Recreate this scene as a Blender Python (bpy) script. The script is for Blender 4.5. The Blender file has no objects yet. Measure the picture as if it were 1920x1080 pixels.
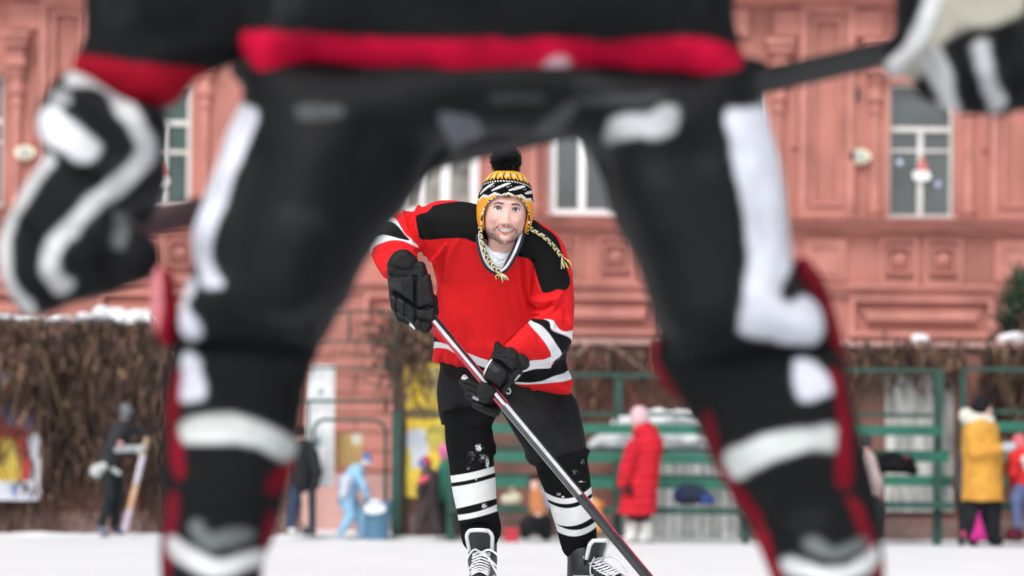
import bpy, math, random
import numpy as np
from mathutils import Vector, Matrix

# ------------------------------------------------------------------ camera, sky, sun, exposure
F_PX = 4800.0          # focal length in photo pixels (1920 wide): a 90 mm lens
EYE = 0.34             # camera height above the ice
HOR = 956.0            # photo row of the horizon
ROLL = math.radians(0.5)
sc = bpy.context.scene
C = sc.collection
cam_d = bpy.data.cameras.new('camera')
cam = bpy.data.objects.new('camera', cam_d); C.objects.link(cam)
cam.matrix_world = Matrix.Translation((0, 0, EYE)) @ Matrix.Rotation(math.radians(90), 4, 'X') @ Matrix.Rotation(ROLL, 4, 'Z')
cam_d.sensor_width = 36; cam_d.lens = 90; cam_d.shift_y = (HOR - 540) / 1920
cam_d.clip_start = 0.1; cam_d.clip_end = 3000
cam_d.dof.use_dof = True; cam_d.dof.focus_distance = 9.15; cam_d.dof.aperture_fstop = 2.25
sc.camera = cam
sc.view_settings.view_transform = 'Standard'; sc.view_settings.look = 'None'
sc.view_settings.exposure = 0.42; sc.view_settings.gamma = 1
w = bpy.data.worlds.new('World'); sc.world = w; w.use_nodes = True
nt = w.node_tree; nt.nodes.clear()
sky = nt.nodes.new('ShaderNodeTexSky'); sky.sky_type = 'NISHITA'; sky.sun_disc = False
sky.sun_elevation = math.radians(50); sky.sun_rotation = math.radians(204); sky.dust_density = 3; sky.air_density = 1
hs = nt.nodes.new('ShaderNodeHueSaturation'); hs.inputs['Saturation'].default_value = 0.18   # overcast: the blue is washed out
bg = nt.nodes.new('ShaderNodeBackground'); bg.inputs['Strength'].default_value = 0.13
wo = nt.nodes.new('ShaderNodeOutputWorld')
nt.links.new(sky.outputs[0], hs.inputs['Color']); nt.links.new(hs.outputs[0], bg.inputs[0]); nt.links.new(bg.outputs[0], wo.inputs[0])
sd = bpy.data.lights.new('sun', 'SUN'); sd.energy = 1.5; sd.angle = math.radians(25); sd.color = (1, .97, .94)
sun = bpy.data.objects.new('sun', sd); C.objects.link(sun)
# light falls from behind and above the camera, a little from the left
sun.rotation_euler = (math.radians(40), 0, math.radians(-24))

# ------------------------------------------------------------------ helpers
rng = np.random.RandomState(7); random.seed(7)
def W(px, py, Y):
    """a point of the place: photo direction (px, py), real distance Y along the view"""
    dx, dy = px - 960.0, py - HOR
    c, s = math.cos(ROLL), math.sin(ROLL)
    ux, uy = dx * c + dy * s, dy * c - dx * s
    return np.array([ux * Y / F_PX, Y, EYE - uy * Y / F_PX])
def lin(r, g, b):
    return tuple(((v/255)/12.92 if v/255 <= .04045 else ((v/255+.055)/1.055)**2.4) for v in (r, g, b))
def tag(o, label=None, cat=None, group=None, kind=None):
    if label: o['label'] = label
    if cat: o['category'] = cat
    if group: o['group'] = group
    if kind: o['kind'] = kind
    return o
def thing(name, label, cat, loc, group=None):
    o = bpy.data.objects.new(name, None); C.objects.link(o); o.location = tuple(loc)
    o.empty_display_size = .2
    return tag(o, label, cat, group)
def link(name, me, mat, parent=None):
    o = bpy.data.objects.new(name, me); C.objects.link(o)
    if mat is not None and len(me.materials) == 0: me.materials.append(mat)
    if parent is not None:
        o.parent = parent
        if parent.type == 'EMPTY': o.matrix_parent_inverse = Matrix.Translation(-parent.location)
    return o
def mesh_from(name, V, Fc, cols=None, smooth=True, snow=None):
    me = bpy.data.meshes.new(name)
    V = np.asarray(V, dtype=np.float32)
    if isinstance(Fc, np.ndarray) and Fc.ndim == 2:
        n = Fc.shape[1]
        me.vertices.add(len(V)); me.vertices.foreach_set('co', V.ravel())
        me.loops.add(Fc.size); me.loops.foreach_set('vertex_index', Fc.astype(np.int32).ravel())
        me.polygons.add(len(Fc)); me.polygons.foreach_set('loop_start', np.arange(0, Fc.size, n, dtype=np.int32))
        me.update(calc_edges=True)
    else:
        me.from_pydata([tuple(map(float, v)) for v in V], [], [tuple(map(int, f)) for f in Fc]); me.update()
    me.polygons.foreach_set('use_smooth', np.full(len(me.polygons), smooth))
    if cols is not None:
        a = me.attributes.new('Col', 'FLOAT_COLOR', 'POINT')
        a.data.foreach_set('color', np.concatenate([np.asarray(cols, dtype=np.float32), np.ones((len(V), 1), np.float32)], 1).ravel())
    if snow is not None:
        a = me.attributes.new('snow', 'FLOAT', 'POINT'); a.data.foreach_set('value', np.asarray(snow, dtype=np.float32))
    me.validate()
    return me

# ---- materials (all procedural)
_m = {}
def mat(name, col=(.5, .5, .5), rough=.7, vary=.12, scale=6., bump=.15, bscale=60., attr=False, metal=0., sheen=0., snow=False, detail=4, stretch=None, spec=.5, emit=None):
    if name in _m: return _m[name]
    m = bpy.data.materials.new(name); m.use_nodes = True; n = m.node_tree; L = n.links
    b = n.nodes['Principled BSDF']; b.inputs['Roughness'].default_value = rough; b.inputs['Metallic'].default_value = metal
    b.inputs['Specular IOR Level'].default_value = spec
    if sheen: b.inputs['Sheen Weight'].default_value = sheen; b.inputs['Sheen Roughness'].default_value = .5
    tc = n.nodes.new('ShaderNodeTexCoord'); src = tc.outputs['Object']
    if stretch:
        mp = n.nodes.new('ShaderNodeMapping'); mp.inputs['Scale'].default_value = stretch; L.new(src, mp.inputs[0]); src = mp.outputs[0]
    nz = n.nodes.new('ShaderNodeTexNoise'); nz.inputs['Scale'].default_value = scale; nz.inputs['Detail'].default_value = detail; L.new(src, nz.inputs['Vector'])
    rmp = n.nodes.new('ShaderNodeMapRange'); rmp.inputs['From Min'].default_value = .3; rmp.inputs['From Max'].default_value = .7
    rmp.inputs['To Min'].default_value = 1 - vary; rmp.inputs['To Max'].default_value = 1 + vary; L.new(nz.outputs['Fac'], rmp.inputs['Value'])
    mul = n.nodes.new('ShaderNodeVectorMath'); mul.operation = 'SCALE'; L.new(rmp.outputs[0], mul.inputs['Scale'])
    if attr:
        at = n.nodes.new('ShaderNodeAttribute'); at.attribute_name = 'Col'; L.new(at.outputs['Color'], mul.inputs[0])
    else: mul.inputs[0].default_value = col
    out = mul.outputs[0]
    if snow:
        sa = n.nodes.new('ShaderNodeAttribute'); sa.attribute_name = 'snow'
        sn = n.nodes.new('ShaderNodeTexNoise'); sn.inputs['Scale'].default_value = 190; sn.inputs['Detail'].default_value = 7; sn.inputs['Roughness'].default_value = .7; L.new(tc.outputs['Object'], sn.inputs['Vector'])
        ad = n.nodes.new('ShaderNodeMath'); ad.operation = 'ADD'; L.new(sn.outputs['Fac'], ad.inputs[0]); L.new(sa.outputs['Fac'], ad.inputs[1])
        th = n.nodes.new('ShaderNodeMapRange'); th.inputs['From Min'].default_value = .91; th.inputs['From Max'].default_value = 1.02; L.new(ad.outputs[0], th.inputs['Value'])
        mx = n.nodes.new('ShaderNodeMixRGB'); L.new(th.outputs[0], mx.inputs['Fac']); L.new(out, mx.inputs['Color1']); mx.inputs['Color2'].default_value = (.75, .77, .8, 1)
        out = mx.outputs[0]
    L.new(out, b.inputs['Base Color'])
    if bump:
        n2 = n.nodes.new('ShaderNodeTexNoise'); n2.inputs['Scale'].default_value = bscale; n2.inputs['Detail'].default_value = 3; L.new(src, n2.inputs['Vector'])
        bp = n.nodes.new('ShaderNodeBump'); bp.inputs['Strength'].default_value = bump; bp.inputs['Distance'].default_value = .01
        L.new(n2.outputs['Fac'], bp.inputs['Height']); L.new(bp.outputs[0], b.inputs['Normal'])
    _m[name] = m; return m

# ---- value noise on a hashed lattice
_lat = rng.rand(64, 64, 64).astype(np.float32)
def vnoise(P, freq, off=0.):
    Q = np.asarray(P, dtype=np.float64) * freq + off
    i = np.floor(Q).astype(int); f = Q - i; f = f*f*(3-2*f); r = 0
    for a in (0, 1):
        for b in (0, 1):
            for c in (0, 1):
                wgt = (f[:, 0] if a else 1-f[:, 0]) * (f[:, 1] if b else 1-f[:, 1]) * (f[:, 2] if c else 1-f[:, 2])
                r = r + wgt * _lat[(i[:, 0]+a) % 64, (i[:, 1]+b) % 64, (i[:, 2]+c) % 64]
    return r
def fbm(P, freq, octv=3, off=0.):
    r = 0; a = .5
    for k in range(octv): r = r + a*(vnoise(P, freq*2**k, off+17*k)-.5); a *= .5
    return r

# ---- outlines
def crom(pts, n=6, closed=True):
    pts = np.asarray(pts, float); m = len(pts); out = []
    rngi = range(m) if closed else range(m-1)
    for i in rngi:
        if closed: p0, p1, p2, p3 = pts[i-1], pts[i], pts[(i+1) % m], pts[(i+2) % m]
        else: p0, p1, p2, p3 = pts[max(i-1, 0)], pts[i], pts[i+1], pts[min(i+2, m-1)]
        for k in range(n):
            t = k/n
            out.append(.5*((2*p1)+(-p0+p2)*t+(2*p0-5*p1+4*p2-p3)*t*t+(-p0+3*p1-3*p2+p3)*t**3))
    if not closed: out.append(pts[-1])
    return np.array(out)
def seg_dist(X, Z, poly, closed=True):
    n = len(poly); d = np.full(X.shape, 1e9); ins = np.zeros(X.shape, bool)
    for i in range(n if closed else n-1):
        a = poly[i]; b = poly[(i+1) % n]; e = b-a; L2 = e@e+1e-12
        t = np.clip(((X-a[0])*e[0]+(Z-a[1])*e[1])/L2, 0, 1)
        d = np.minimum(d, (X-a[0]-t*e[0])**2+(Z-a[1]-t*e[1])**2)
        if closed:
            cnd = (a[1] > Z) != (b[1] > Z)
            xi = a[0]+(Z-a[1])*e[0]/(e[1] if abs(e[1]) > 1e-12 else 1e-12)
            ins ^= cnd & (X < xi)
    d = np.sqrt(d)
    return np.where(ins, -d, d) if closed else d
def blur2(A, it):
    for _ in range(it):
        B = np.pad(A, 1, mode='edge')
        A = (B[:-2, 1:-1]+B[2:, 1:-1]+B[1:-1, :-2]+B[1:-1, 2:]+2*A)/6
    return A
def pxpoly(poly, Y, smooth=4):
    """photo outline -> metric (x, z) outline at its own distance; points may carry their own depth offset"""
    q = np.array([W(p[0], p[1], Y + (p[2] if len(p) > 2 else 0))[[0, 2]] for p in poly])
    return crom(q, smooth) if smooth else q

class Solid:
    """implicit solid on a metric grid -> one continuous mesh"""
    def __init__(s, lo, hi, h):
        s.h = h; s.lo = np.array(lo, float); n = np.ceil((np.array(hi)-s.lo)/h).astype(int)+1
        s.x = s.lo[0]+h*np.arange(n[0]); s.y = s.lo[1]+h*np.arange(n[1]); s.z = s.lo[2]+h*np.arange(n[2])
        s.F = np.full(n, .2, np.float32)
    def _slab(s, lo, hi):
        i0 = np.clip(np.floor((np.array(lo)-s.lo)/s.h).astype(int), 0, np.array(s.F.shape)); i1 = np.clip(np.ceil((np.array(hi)-s.lo)/s.h).astype(int)+1, 0, np.array(s.F.shape))
        return i0, i1
    def _put(s, i0, i1, G, k, sub=False):
        sl = tuple(slice(a, b) for a, b in zip(i0, i1)); A = s.F[sl]
        if A.size == 0: return
        if sub:
            s.F[sl] = np.maximum(A, -G); return
        if k > 0:
            hh = np.maximum(k-np.abs(A-G), 0)/k; s.F[sl] = np.minimum(A, G)-hh*hh*k*.25
        else: s.F[sl] = np.minimum(A, G)
    def puff(s, poly, yc, T, R, k=0., bl=2, sub=False):
        pad = .03+k; lo = poly.min(0)-pad; hi = poly.max(0)+pad
        i0, i1 = s._slab((lo[0], -1e3, lo[1]), (hi[0], 1e3, hi[1])); i0[1] = 0; i1[1] = s.F.shape[1]
        X, Z = np.meshgrid(s.x[i0[0]:i1[0]], s.z[i0[2]:i1[2]], indexing='ij')
        if X.size == 0: return
        d = -seg_dist(X, Z, poly); e = np.maximum(0, 1-d/R); e = np.where(e < 1.6, e, 1.6)
        if bl: e = blur2(e, bl)
        y0 = yc(X, Z) if callable(yc) else np.full(X.shape, yc); t = T(X, Z) if callable(T) else np.full(X.shape, T)
        Y = s.y[None, :, None]
        G = (np.sqrt(((Y-y0[:, None, :])/t[:, None, :])**2+(e**2)[:, None, :])-1)*min(float(t.mean()), R)
        s._put(i0, i1, G.astype(np.float32), k, sub)
    def cap(s, a, b, ra, rb, k=0., sub=False, sq=(1, 1, 1)):
        a = np.array(a, float); b = np.array(b, float); r = max(ra, rb)+.02+k
        i0, i1 = s._slab(np.minimum(a, b)-r/np.min(sq), np.maximum(a, b)+r/np.min(sq))
        X = (s.x[i0[0]:i1[0]]-a[0])[:, None, None]*sq[0]; Y = (s.y[i0[1]:i1[1]]-a[1])[None, :, None]*sq[1]; Z = (s.z[i0[2]:i1[2]]-a[2])[None, None, :]*sq[2]
        e = (b-a)*np.array(sq); L2 = e@e+1e-12; t = np.clip((X*e[0]+Y*e[1]+Z*e[2])/L2, 0, 1)
        G = np.sqrt((X-t*e[0])**2+(Y-t*e[1])**2+(Z-t*e[2])**2)-(ra+(rb-ra)*t)
        s._put(i0, i1, G.astype(np.float32), k, sub)
    def chain(s, pts, rs, k=0., **kw):
        for i in range(len(pts)-1): s.cap(pts[i], pts[i+1], rs[i], rs[i+1], k, **kw)
    def mesh(s, smooth=1):
        F = np.pad(s.F, 1, constant_values=.2); S = F < 0; nx, ny, nz = F.shape
        co = [(a, b, c) for a in (0, 1) for b in (0, 1) for c in (0, 1)]
        cnt = np.zeros((nx-1, ny-1, nz-1), np.int8)
        for a, b, c in co: cnt += S[a:nx-1+a, b:ny-1+b, c:nz-1+c]
        act = np.argwhere((cnt > 0) & (cnt < 8)); idx = np.full(cnt.shape, -1, np.int64); idx[tuple(act.T)] = np.arange(len(act))
        vals = {c: F[act[:, 0]+c[0], act[:, 1]+c[1], act[:, 2]+c[2]] for c in co}
        acc = np.zeros((len(act), 3)); num = np.zeros(len(act))
        for c in co:
            for ax in range(3):
                if c[ax]: continue
                c2 = list(c); c2[ax] = 1; c2 = tuple(c2); v0 = vals[c]; v1 = vals[c2]; m = (v0 < 0) != (v1 < 0)
                t = np.where(m, v0/np.where(m, v0-v1, 1), 0); p = np.tile(np.array(c, float), (len(act), 1)); p[:, ax] = t
                acc += p*m[:, None]; num += m
        V = (act-1+acc/num[:, None])*s.h+s.lo
        quads = []
        for ax in range(3):
            o1, o2 = [(1, 2), (2, 0), (0, 1)][ax]
            sh0 = [slice(None)]*3; sh1 = [slice(None)]*3; sh0[ax] = slice(0, -1); sh1[ax] = slice(1, None)
            A = S[tuple(sh0)]; B = S[tuple(sh1)]; e = np.argwhere(A != B)
            e = e[(e[:, o1] > 0) & (e[:, o2] > 0) & (e[:, o1] < F.shape[o1]-1) & (e[:, o2] < F.shape[o2]-1)]
            d1 = np.zeros(3, int); d1[o1] = 1; d2 = np.zeros(3, int); d2[o2] = 1
            q = np.stack([idx[tuple((e-d1-d2).T)], idx[tuple((e-d2).T)], idx[tuple(e.T)], idx[tuple((e-d1).T)]], 1)
            inside = A[tuple(e.T)]; q[~inside] = q[~inside][:, ::-1]; quads.append(q)
        Q = np.concatenate(quads); V = relax(V, Q, smooth)
        return V, Q
def relax(V, Q, it):
    for _ in range(it):
        acc = np.zeros_like(V); n = np.zeros(len(V))
        for i in range(4):
            a = Q[:, i]; b = Q[:, (i+1) % 4]
            for c in range(3): acc[:, c] += np.bincount(a, V[b, c], len(V))+np.bincount(b, V[a, c], len(V))
            n += np.bincount(a, minlength=len(V))+np.bincount(b, minlength=len(V))
        V = .5*V+.5*acc/np.maximum(n, 1)[:, None]
    return V
def normals(V, Q):
    fn = np.cross(V[Q[:, 2]]-V[Q[:, 0]], V[Q[:, 3]]-V[Q[:, 1]]); N = np.zeros_like(V)
    for i in range(4):
        for c in range(3): N[:, c] += np.bincount(Q[:, i], fn[:, c], len(V))
    return N/(np.linalg.norm(N, axis=1, keepdims=True)+1e-12)
def subdiv(V, Q):
    E = np.stack([Q, np.roll(Q, -1, 1)], -1).reshape(-1, 2); Es = np.sort(E, 1); U_, inv = np.unique(Es[:, 0]*len(V)+Es[:, 1], return_inverse=True)
    mid = (V[U_//len(V)]+V[U_ % len(V)])/2; cen = V[Q].mean(1); n = len(V); m = len(mid); inv = inv.reshape(-1, 4)+n; c = (np.arange(len(Q))+n+m)[:, None]
    Q2 = np.concatenate([np.stack([Q[:, k], inv[:, k], c[:, 0], inv[:, k-1]], 1) for k in range(4)]); return relax(np.concatenate([V, mid, cen]), Q2, 2), Q2
def folds(V, Q, Y, lst, wrinkle=0., wf=9., st=(1, 1, 1)):
    """press seams and cloth folds into the front and back: (photo polyline, width m, height m, depth offset)"""
    N = normals(V, Q); d = np.zeros(len(V))
    for pts, wd, amp, dy in lst:
        pl = crom(np.array([W(p[0], p[1], Y+dy)[[0, 2]] for p in pts]), 5, False)
        m = np.where((V[:, 0] > pl[:, 0].min()-3*wd) & (V[:, 0] < pl[:, 0].max()+3*wd) & (V[:, 2] > pl[:, 1].min()-3*wd) & (V[:, 2] < pl[:, 1].max()+3*wd) & (N[:, 1] < .2))[0]
        dd = seg_dist(V[m, 0], V[m, 2], pl, False); d[m] += 1.45*amp*np.exp(-(dd/wd)**2)
    if wrinkle: d += wrinkle*2*fbm(V*np.array(st), wf, 3)
    return V+N*d[:, None]
def paint(V, base, Y, lst, aw=.003):
    """stripes and patches of the cloth: (photo outline, colour, depth offset of that cloth)"""
    col = np.tile(np.array(base, float), (len(V), 1))
    for it in lst:
        poly, c, dy = it[:3]; pl = pxpoly(poly, Y+dy, 4); pad = .01
        m = np.where((V[:, 0] > pl[:, 0].min()-pad) & (V[:, 0] < pl[:, 0].max()+pad) & (V[:, 2] > pl[:, 1].min()-pad) & (V[:, 2] < pl[:, 1].max()+pad))[0]
        if len(it) > 3: m = m[it[3](V[m])]
        if not len(m): continue
        a = np.clip(.5-(seg_dist(V[m, 0], V[m, 2], pl)-.0011)/aw, 0, 1)[:, None]; col[m] = col[m]*(1-a)+np.array(c)*a
    return col

# ---- plain builders
class MB:
    def __init__(s): s.v = []; s.f = []
    def box(s, x0, x1, y0, y1, z0, z1):
        n = len(s.v); s.v += [(x, y, z) for x in (x0, x1) for y in (y0, y1) for z in (z0, z1)]
        s.f += [(n, n+1, n+3, n+2), (n+4, n+6, n+7, n+5), (n, n+4, n+5, n+1), (n+2, n+3, n+7, n+6), (n, n+2, n+6, n+4), (n+1, n+5, n+7, n+3)]; return s
    def prism(s, prof, x0, x1):            # (y, z) profile swept along x
        n = len(s.v); k = len(prof); s.v += [(x0, y, z) for y, z in prof]+[(x1, y, z) for y, z in prof]
        for i in range(k): j = (i+1) % k; s.f.append((n+i, n+j, n+k+j, n+k+i))
        s.f += [tuple(n+i for i in range(k))[::-1], tuple(n+k+i for i in range(k))]; return s
    def lathe(s, cx, cy, prof, n=16):      # (r, z)
        b = len(s.v); k = len(prof)
        for r, z in prof:
            for i in range(n): a = 2*math.pi*i/n; s.v.append((cx+r*math.cos(a), cy+r*math.sin(a), z))
        for j in range(k-1):
            for i in range(n): i2 = (i+1) % n; s.f.append((b+j*n+i, b+j*n+i2, b+(j+1)*n+i2, b+(j+1)*n+i))
        s.f.append(tuple(b+i for i in range(n))[::-1]); s.f.append(tuple(b+(k-1)*n+i for i in range(n))); return s
    def tube(s, pts, r, n=8, flat=1.):
        pts = [np.array(p, float) for p in pts]; b = len(s.v); m = len(pts)
        rs = r if hasattr(r, '__len__') else [r]*m; u = None
        for i, p in enumerate(pts):
            t = pts[min(i+1, m-1)]-pts[max(i-1, 0)]; t = t/(np.linalg.norm(t)+1e-9)
            if u is None: u = np.cross(t, (0, 1, 0) if abs(t[1]) < .9 else (1, 0, 0))
            u = u-t*(u@t); u = u/(np.linalg.norm(u)+1e-9); v = np.cross(t, u)
            for k in range(n): a = 2*math.pi*k/n; s.v.append(tuple(p+rs[i]*(math.cos(a)*u+math.sin(a)*v*flat)))
        for i in range(m-1):
            for k in range(n): k2 = (k+1) % n; s.f.append((b+i*n+k, b+i*n+k2, b+(i+1)*n+k2, b+(i+1)*n+k))
        s.f.append(tuple(b+k for k in range(n))[::-1]); s.f.append(tuple(b+(m-1)*n+k for k in range(n))); return s
    def build(s, name, m, parent=None, smooth=False, cols=None):
        return link(name, mesh_from(name, s.v, s.f, cols, smooth), m, parent)
def plate(pts, y0, y1):
    """metric (x, z) outline given a real thickness y0..y1"""
    n = len(pts); v = [(p[0], y0, p[1]) for p in pts]+[(p[0], y1, p[1]) for p in pts]
    f = [tuple(range(n)), tuple(range(n, 2*n))[::-1]]+[(i, n+i, n+(i+1) % n, (i+1) % n) for i in range(n)]
    b = MB(); b.v = v; b.f = f; return b
def level(px, py, Y):   # height of a level edge seen at (px, py)
    return W(px, py, Y)[2]

# ------------------------------------------------------------------ ground
YB, YW = 42.0, 29.0          # facade, yard wall
def sheet(name, x0, x1, y0, y1, z, m, n=1):
    xs = np.linspace(x0, x1, n+1); ys = np.linspace(y0, y1, n+1); V = [(x, y, z) for y in ys for x in xs]
    F = [(j*(n+1)+i, j*(n+1)+i+1, (j+1)*(n+1)+i+1, (j+1)*(n+1)+i) for j in range(n) for i in range(n)]
    return link(name, mesh_from(name, V, F, None, False), m)
m_ground = mat('packed snow', (.72, .735, .76), .75, .05, .35, .4, 9)
m_ice = mat('snowy ice', (.76, .775, .80), .5, .04, 1.3, .25, 14, stretch=(1, .25, 1))
tag(sheet('ground', -900, 900, -300, 1500, -.02, m_ground), kind='structure')
tag(sheet('ice_rink', -30, 30, -6, 28.15, 0, m_ice, 40), kind='structure')
# ploughed snow along the rink edge
def snow_bank():
    nx = 500; ny = 8; xs = np.linspace(-14, 14, nx); V = []
    prof = [(-.35, .001), (-.22, .02), (-.12, .035), (0, .045), (.2, .04), (.5, .03), (.9, .02), (1.3, -.019)]
    P = np.array([(x, 28.15+p[0]*.6, p[1]) for p in prof for x in xs]); nzv = fbm(P*np.array([1, 1, 0]), 2.5, 3)
    P[:, 2] = np.where(P[:, 2] > .002, P[:, 2]*(1+1.1*nzv), P[:, 2])
    F = [(j*nx+i, j*nx+i+1, (j+1)*nx+i+1, (j+1)*nx+i) for j in range(ny-1) for i in range(nx-1)]
    return tag(link('snow_bank', mesh_from('snow_bank', P, F), m_ground), kind='structure')
snow_bank()

# ------------------------------------------------------------------ the red building
m_stucco = mat('red painted stucco', (.41, .165, .132), .85, .26, .7, .3, 14, detail=8)
m_stucco2 = mat('red painted trim', (.465, .195, .16), .85, .24, 1.7, .3, 14, detail=8)
m_plinth = mat('greyed pink plinth', (.44, .26, .235), .9, .25, 1.2, .5, 8, detail=8)
m_glass = mat('window glass', (.085, .10, .10), .12, .35, .8, 0, spec=.8)
m_glassg = mat('green window glass', (.03, .062, .055), .12, .5, 1.2, 0, spec=.7)
m_glassc = mat('curtained window glass', (.22, .21, .19), .25, .6, 3, 0, spec=.5, detail=6)
m_wood = mat('weathered white window paint', (.62, .62, .60), .6, .1, 4)
m_pvc = mat('white window paint', (.82, .83, .84), .4, .05, 4)
m_lead = mat('grey sill', (.40, .40, .40), .5, .2, 4)
zr = lambda py: level(1728, py, YB)
xr = lambda px: W(px, 300, YB)[0]
u = YB/F_PX
bld = thing('red_building', 'old red stucco building with columned windows and moulded panels behind the rink', 'building', (0, YB, 0))
# name, centre px, half width px, window top, window bottom, kind
wins = [(-52, 57, 155, 400, 'a'), (305, 53, 160, 402, 'g'), (822, 76, 160, 411, 'c'), (1105, 76, 160, 411, 'p'), (1371, 61, 155, 407, 'a'), (1728, 61, 155, 407, 'a'), (2085, 61, 155, 407, 'a')]
wall = MB(); trim = MB(); X0, X1 = xr(-700), xr(2700); zt = 11.5
xs_cut = [X0]
for c, hw, t, b, k in wins: xs_cut += [xr(c-hw), xr(c+hw)]
xs_cut.append(X1)
for i in range(0, len(xs_cut), 2): wall.box(xs_cut[i], xs_cut[i+1], YB, YB+.5, 0, zt)
for c, hw, t, b, k in wins:
    wall.box(xr(c-hw), xr(c+hw), YB+.001, YB+.5, zr(t), zt); wall.box(xr(c-hw), xr(c+hw), YB+.001, YB+.5, 0, zr(b))
wall.box(X0, X1, YB+.6, YB+9, 0, zt)
wall.build('wall', m_stucco, bld)
def frame_rect(mb, x0, x1, z0, z1, wd, y0, y1):
    mb.box(x0, x1, y0, y1, z1-wd, z1); mb.box(x0, x1, y0, y1, z0, z0+wd); mb.box(x0, x0+wd, y0, y1, z0+wd, z1-wd); mb.box(x1-wd, x1, y0, y1, z0+wd, z1-wd)
for (c, hw, t, b, k) in wins:
    x0, x1, z0, z1 = xr(c-hw), xr(c+hw), zr(b), zr(t); y = YB+.16
    fm = m_pvc if k in 'pc' else m_wood; fw = {'a': 6, 'g': 10, 'p': 15, 'c': 16}[k]*u
    f = MB(); frame_rect(f, x0, x1, z0, z1, fw, y, y+.08)
    if k in 'ag':
        zt1 = zr(240); f.box(x0+fw, x1-fw, y+.004, y+.07, zt1-5*u, zt1+5*u); f.box(xr(c-5), xr(c+6), y+.006, y+.075, z0+fw, zt1-5*u)
        zt2 = zr(280 if k == 'a' else 296); f.box(x0+fw, x1-fw, y+.012, y+.06, zt2-2.5*u, zt2+(2.5 if k == 'a' else 5)*u)
    elif k == 'p': f.box(xr(c-20), xr(c-6), y+.004, y+.07, z0+fw, z1-fw)
    else: f.box(xr(c+4), xr(c+22), y+.004, y+.07, z0+fw, z1-fw); f.box(xr(c-36), xr(c-26), y+.004, y+.07, z0+fw, z1-fw)
    wf = f.build('window', fm, bld)
    g = MB(); g.box(x0+.01, x1-.01, y+.05, y+.056, z0+.01, z1-.01); g.build('pane', {'a': m_glass, 'g': m_glassg, 'c': m_glassc, 'p': m_glass}[k], wf)
    s = MB(); s.box(x0-.04, x1+.04, YB-.10, YB+.17, z0-.045, z0-.004); s.build('sill', m_lead if k in 'ag' else m_pvc, wf)
# columns beside every window, with stacked capitals and block bases
prof = [(11, 412), (11, 404), (14, 402), (14, 392), (11, 390), (9, 380), (8.5, 300), (8.5, 216), (12, 213), (12, 206), (9, 203), (9, 196), (15, 190), (15, 180), (11, 176), (10, 162), (14, 158), (17, 150), (17, 142)]
for (c, hw, t, b, k) in wins:
    for sgn in (-1, 1):
        m = MB(); m.lathe(xr(c+sgn*(hw+27)), YB-.02, [(r*u, zr(y)) for r, y in prof], 14)
        col_ = m.build('column', m_stucco2, bld, smooth=False)
        cb = MB(); cx = xr(c+sgn*(hw+27)); 
        cb.box(cx-18*u, cx+18*u, YB-.22, YB-.001, zr(141), zr(128)); cb.box(cx-14*u, cx+14*u, YB-.16, YB-.001, zr(128), zr(104)); cb.box(cx-22*u, cx+22*u, YB-.27, YB-.001, zr(104), zr(90)); cb.box(cx-26*u, cx+26*u, YB-.33, YB-.001, zr(90), zr(80))
        cb.build('capital', m_stucco2, col_)
# wide pilasters with sunk nested panels
pils = [(126, 52), (563, 60), (963, 42), (1238, 40), (1548, 52), (1906, 52)]
for c, hw in pils:
    p = MB(); x0, x1 = xr(c-hw), xr(c+hw); za, zb = zr(412), zr(14)
    q = hw/52
    for k_, (o, dd) in enumerate([(0, .13), (15*q, .06), (23*q, .10)]):
        frame_rect(p, x0+o*u, x1-o*u, za+(o+.01)*u, zb-(o+.01)*u, (15 if k_ == 0 else 7)*q*u, YB-dd, YB-.001)
    p.build('pilaster', m_stucco2, bld)
    if hw > 45:
        for o in (-1, 1):
            n_ = MB(); n_.box(xr(c+o*(hw+9))-6*u, xr(c+o*(hw+9))+6*u, YB-.05, YB-.001, zr(280), zr(150)); 
            n_.build('fillet', m_stucco, bld)
# continuous ledges and friezes
t = MB()
def band(y0, y1, d): t.prism([(YB-.001, zr(y1)), (YB-d, zr(y1)), (YB-d-.02, zr((y0+y1)/2)), (YB-d, zr(y0)), (YB-.001, zr(y0))], X0, X1)
band(413, 417, .34); band(417, 428, .26); band(428, 438, .12); band(536, 544, .16); band(544, 556, .08)
band(0, 9, .38); band(-8, 0, .5); band(9, 16, .2); band(-180, -165, .3)
t.build('ledge', m_stucco2, bld)
def panel(fn):
    m_ = MB(); fn(m_); m_.build('panel', m_stucco2, bld)
def coffer(fr, cx):
    frame_rect(fr, xr(cx-36), xr(cx+36), zr(534), zr(446), 8*u, YB-.07, YB-.001)
    frame_rect(fr, xr(cx-24), xr(cx+24), zr(515), zr(463), 5*u, YB-.11, YB-.001)
    n = len(fr.v); x0, x1, z0, z1 = xr(cx-17), xr(cx+17), zr(508), zr(470)
    fr.v += [(x0, YB-.002, z0), (x1, YB-.002, z0), (x1, YB-.002, z1), (x0, YB-.002, z1), ((x0+x1)/2-.05, YB-.12, (z0+z1)/2), ((x0+x1)/2+.05, YB-.12, (z0+z1)/2)]
    fr.f += [(n, n+1, n+5, n+4), (n+1, n+2, n+5), (n+2, n+3, n+4, n+5), (n+3, n, n+4)]
def sunk(fr, c, hw):
    frame_rect(fr, xr(c-2.2*hw), xr(c+2.2*hw), zr(632), zr(558), 9*u, YB-.14, YB-.001)
    fr.box(xr(c-1.7*hw), xr(c+1.7*hw), YB-.19, YB-.001, zr(602), zr(590)); fr.box(xr(c-1.8*hw), xr(c+1.8*hw), YB-.12, YB-.001, zr(590), zr(582))
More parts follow.
